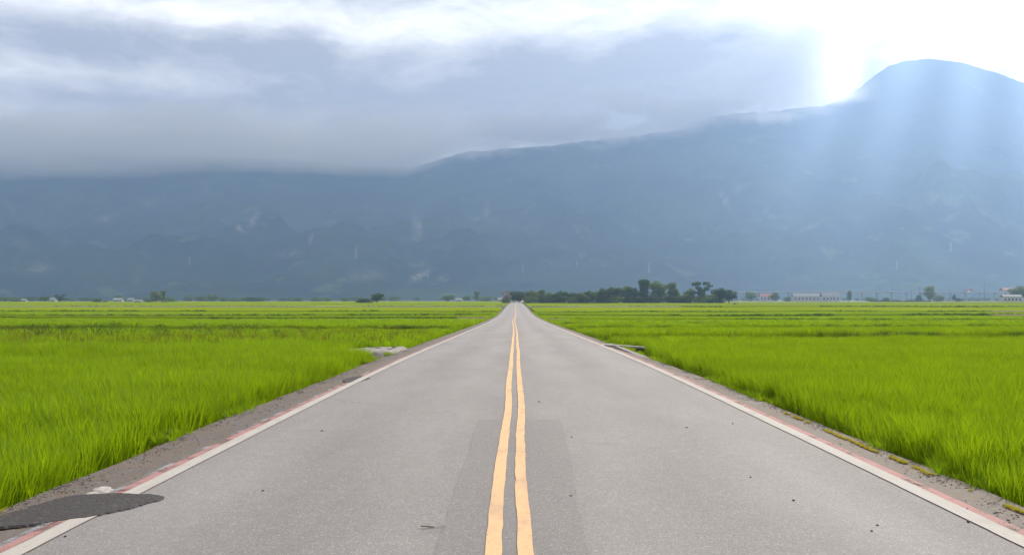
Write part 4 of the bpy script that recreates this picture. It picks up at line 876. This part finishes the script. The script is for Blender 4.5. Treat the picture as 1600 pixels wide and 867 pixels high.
# lattice pylons on the slope
M['pylon'] = mat('pylon_steel', col=(.30, .31, .32), rough=.8)
fp = P[:, :150].reshape(-1, 3); fpx = px[:, :150].reshape(-1); fpy = py[:, :150].reshape(-1)
for i, (x, yb, hp) in enumerate([(297, 416, 16), (559, 405, 18), (671, 431, 13), (820, 428, 17), (902, 424, 16), (1017, 427, 18), (1398, 420, 14), (1485, 395, 16)]):
    j = int(np.argmin((fpx - x) ** 2 + (fpy - yb) ** 2)); b = fp[j]; H = hp / F * b[1]; t = empty('pylon', tuple(b - np.array([0, 0, 2])))
    tag(t, ['pale lattice pylon above the slim trees on the left slope', 'pale lattice pylon on the slope above the lone round tree', 'pale lattice pylon beside the bright landslide streak', 'pale lattice pylon on the slope just right of the road end', 'pale lattice pylon above the left half of the grove', 'pale lattice pylon above the tallest grove trees', 'faint pylon in the sunbeams left of the pale round tree', 'faint pylon in the sunbeams above the right plain'][i], 'pylon', 'pylons on the mountain slope')
    r = H * .09; mb = MB(); k = .8
    for sx in (-1, 1):
        for sy in (-1, 1): mb.bar((sx * r, sy * r, 0), (sx * r * .18, sy * r * .18, H), .5, .35, 4)
    for lv in range(6):
        z0_, z1_ = H * lv / 6, H * (lv + 1) / 6; a0 = r * (1 - .82 * lv / 6); a1 = r * (1 - .82 * (lv + 1) / 6)
        for sy in (-1, 1): mb.bar((-a0, sy * a0, z0_), (a1, sy * a1, z1_), .25, .25, 3); mb.bar((a0, sy * a0, z0_), (-a1, sy * a1, z1_), .25, .25, 3)
    mb.build('tower_frame', M['pylon'], t)
    for lv in (.72, .84, .95): MB().bar((-H * .13, 0, H * lv), (H * .13, 0, H * lv), .4, .4, 4).build('crossarm', M['pylon'], t)

# ------------------------------------------------------------------ people and vehicles near the end of the road
def person(name, J, edges, rad, m, lab, loc, rz=0.0, hat=None, skin=True):
    """a continuous skinned body; J joints, rad radii"""
    me = bpy.data.meshes.new(name); me.from_pydata([J[k] for k in J], [], [(list(J).index(a), list(J).index(b)) for a, b in edges]); o = bpy.data.objects.new(name, me); C.objects.link(o)
    o.location = loc; o.rotation_euler = (0, 0, rz); md = o.modifiers.new('skin', 'SKIN'); 
    for i, k in enumerate(J): me.skin_vertices[0].data[i].radius = (rad[k], rad[k]); me.skin_vertices[0].data[i].use_root = (k == 'pelvis')
    ss = o.modifiers.new('sub', 'SUBSURF'); ss.levels = 1; ss.render_levels = 1; me.materials.append(m); tag(o, lab, 'person')
    hd = J['head']; mb = MB(); mb.bar((hd[0], hd[1], hd[2] - .06), (hd[0], hd[1], hd[2] + .13), .105, .09, 10); mb.build('hair' if hat is None else 'hat', M['black'] if hat is None else hat, o)
    return o
BE = [('pelvis', 'chest'), ('chest', 'neck'), ('neck', 'head'), ('chest', 'elL'), ('elL', 'haL'), ('chest', 'elR'), ('elR', 'haR'), ('pelvis', 'knL'), ('knL', 'ftL'), ('ftL', 'toL'), ('pelvis', 'knR'), ('knR', 'ftR'), ('ftR', 'toR')]
BR = dict(pelvis=.15, chest=.17, neck=.07, head=.10, elL=.055, haL=.045, elR=.055, haR=.045, knL=.075, ftL=.05, toL=.04, knR=.075, ftR=.05, toR=.04)
STAND = dict(pelvis=(0, 0, .92), chest=(0, .02, 1.32), neck=(0, .02, 1.5), head=(0, .04, 1.62), elL=(-.26, .02, 1.12), haL=(-.28, .18, .92), elR=(.26, .02, 1.12), haR=(.28, .18, .92), knL=(-.11, .02, .5), ftL=(-.12, 0, .07), toL=(-.12, .18, .04), knR=(.11, .02, .5), ftR=(.12, 0, .07), toR=(.12, .18, .04))
SIT = dict(pelvis=(0, 0, .80), chest=(0, .06, 1.18), neck=(0, .08, 1.36), head=(0, .10, 1.48), elL=(-.27, .2, 1.02), haL=(-.26, .46, 1.0), elR=(.27, .2, 1.02), haR=(.26, .46, 1.0), knL=(-.15, .38, .72), ftL=(-.14, .36, .34), toL=(-.14, .52, .31), knR=(.15, .38, .72), ftR=(.14, .36, .34), toR=(.14, .52, .31))
def wheel(t, x, y, r, wd, ax='x'):
    d = (wd / 2, 0, 0) if ax == 'x' else (0, wd / 2, 0)
    ty = MB().bar((x - d[0], y - d[1], r), (x + d[0], y + d[1], r), r, r, 14).build('wheel', M['tyre'], t); MB().bar((x - d[0] * 1.1, y - d[1] * 1.1, r), (x + d[0] * 1.1, y + d[1] * 1.1, r), r * .6, r * .6, 10).build('rim', M['steel'], ty)
def scooter(x, d, lab, m):
    t = empty('scooter', (x, d, float(road_z(d)) + .01)); tag(t, lab, 'scooter', 'scooters at the end of the road')
    wheel(t, 0, .62, .24, .1); wheel(t, 0, -.62, .24, .11)
    MB().prism([(-.85, .55), (-.75, .78), (.0, .74), (.08, .36), (.36, .34), (.5, .9), (.58, .9), (.56, .3), (.2, .24), (-.5, .26)], -.16, .16, 'x').build('body', m, t)
    MB().prism([(-.7, .78), (-.65, .86), (.02, .83), (.04, .75)], -.14, .14, 'x').build('seat', M['black'], t); MB().bar((-.34, .48, 1.02), (.34, .48, 1.02), .025, .025, 6).build('handlebar', M['black'], t); MB().box((0, .6, .86), (.2, .08, .16)).build('headlight', M['lamp'], t); MB().prism([(.5, .9), (.58, .9), (.5, 1.25), (.46, 1.25)], -.17, .17, 'x').build('windshield', M['glass'], t)
dS = 600.0
scooter(X_at(797.2, dS), dS, 'dark scooter farther left where the road ends', M['black']); person('person', SIT, BE, BR, M['cloth_dark'], 'person in dark clothes riding the left scooter at the road end', (X_at(797.2, dS), dS - .25, float(road_z(dS)) + .03))
scooter(X_at(800.0, dS - 6), dS - 6, 'scooter just right of the other one at the road end', M['black']); person('person', SIT, BE, BR, M['cloth_dark'], 'person in dark clothes riding the right scooter at the road end', (X_at(800.0, dS - 6), dS - 6.25, float(road_z(dS - 6)) + .03), 0, M['white_plain'])
def car(x, d, lab):
    t = empty('car', (x, d, float(road_z(d)) + .01)); tag(t, lab, 'car')
    MB().prism([(-2.1, .3), (2.1, .3), (2.15, .7), (1.9, .92), (-2.0, .95), (-2.15, .7)], -.86, .86, 'x').build('body', M['car_white'], t)
    MB().prism([(-1.9, .96), (1.1, .94), (.5, 1.5), (-1.5, 1.52)], -.72, .72, 'x').build('cabin', M['car_white'], t)
    MB().prism([(-1.80, 1.0), (-1.95, 1.0), (-1.6, 1.46), (-1.48, 1.46)], -.64, .64, 'x').build('windscreen', M['glass'], t)
    for sx in (-1, 1):
        MB().box((sx * .735, -.45, 1.22), (.03, 1.9, .36)).build('side_window', M['glass'], t); MB().box((sx * .62, -2.16, .72), (.34, .06, .16)).build('headlight', M['lamp'], t)
        for yy_ in (-1.3, 1.3): wheel(t, sx * .78, yy_, .32, .2)
    MB().box((0, -2.17, .45), (1.5, .08, .16)).build('bumper', M['black'], t)
car(X_at(805.8, 622), 622, 'small cream white car coming over the far end of the road')
# pedal cart with a canopy on the field path
pc = empty('pedal_cart', (X_at(1149, 483), 483, float(road_z(483)) - .38)); tag(pc, 'canopied pedal cart on the field path right of the grove end', 'cart')
for x in (-.95, .95):
    for yy_ in (-.5, .5): wheel(pc, x, yy_, .33, .08, 'y')
MB().box((0, 0, .55), (2.0, .9, .1)).build('chassis', M['red_plain'], pc); MB().prism([(-1.2, 1.98), (1.2, 1.98), (1.0, 2.12), (-1.0, 2.12)], -.6, .6, 'y').build('canopy', M['cloth_white'], pc); MB().box((-.3, 0, .8), (.5, .85, .4)).build('seat', M['black'], pc)
for x in (-.9, .9):
    for yy_ in (-.42, .42): MB().bar((x, yy_, .6), (x, yy_, 1.98), .03, .03, 6).build('post', M['steel'], pc)
person('person', SIT, BE, BR, M['cloth_pink'], 'person in pink sitting in the canopied pedal cart', (X_at(1149, 483) - .25, 482.9, float(road_z(483)) - .18), R(-90))
person('person', STAND, BE, BR, M['cloth_white'], 'farm worker in white standing in the left rice field', (X_at(531, 524), 524, float(road_z(524)) - .5), R(30), M['hat'])
fp_ = lane('field_path', 1, 60, 200, 480.6, 485.6, M['soil'], 'narrow field path carrying the pedal cart', -.38, 9)
# railing and small sign beside the far road
gr = empty('guard_railing', (X_at(782.6, 354), 354, float(road_z(354)) - .02)); tag(gr, 'short dark railing beside the left road edge at the cross lane', 'railing')
for x in (-1.25, 0, 1.25): MB().bar((x, 0, -.4), (x, 0, .95), .06, .06, 6).build('post', M['pole'], gr)
for z in (.45, .9): MB().box((0, 0, z), (2.9, .09, .09)).build('rail', M['pole'], gr)
sg = empty('road_sign', (X_at(816.5, 615), 615, gz(615))); tag(sg, 'small red and white sign on a post right of the road end', 'sign')
MB().bar((0, 0, 0), (0, 0, 3.3), .06, .06, 6).build('post', M['steel'], sg); MB().box((0, -.08, 1.6), (1.7, .06, .9)).build('white_board', M['white_plain'], sg); MB().bar((0, -.06, 2.75), (0, -.12, 2.75), .5, .5, 16).build('red_board', M['red_plain'], sg)
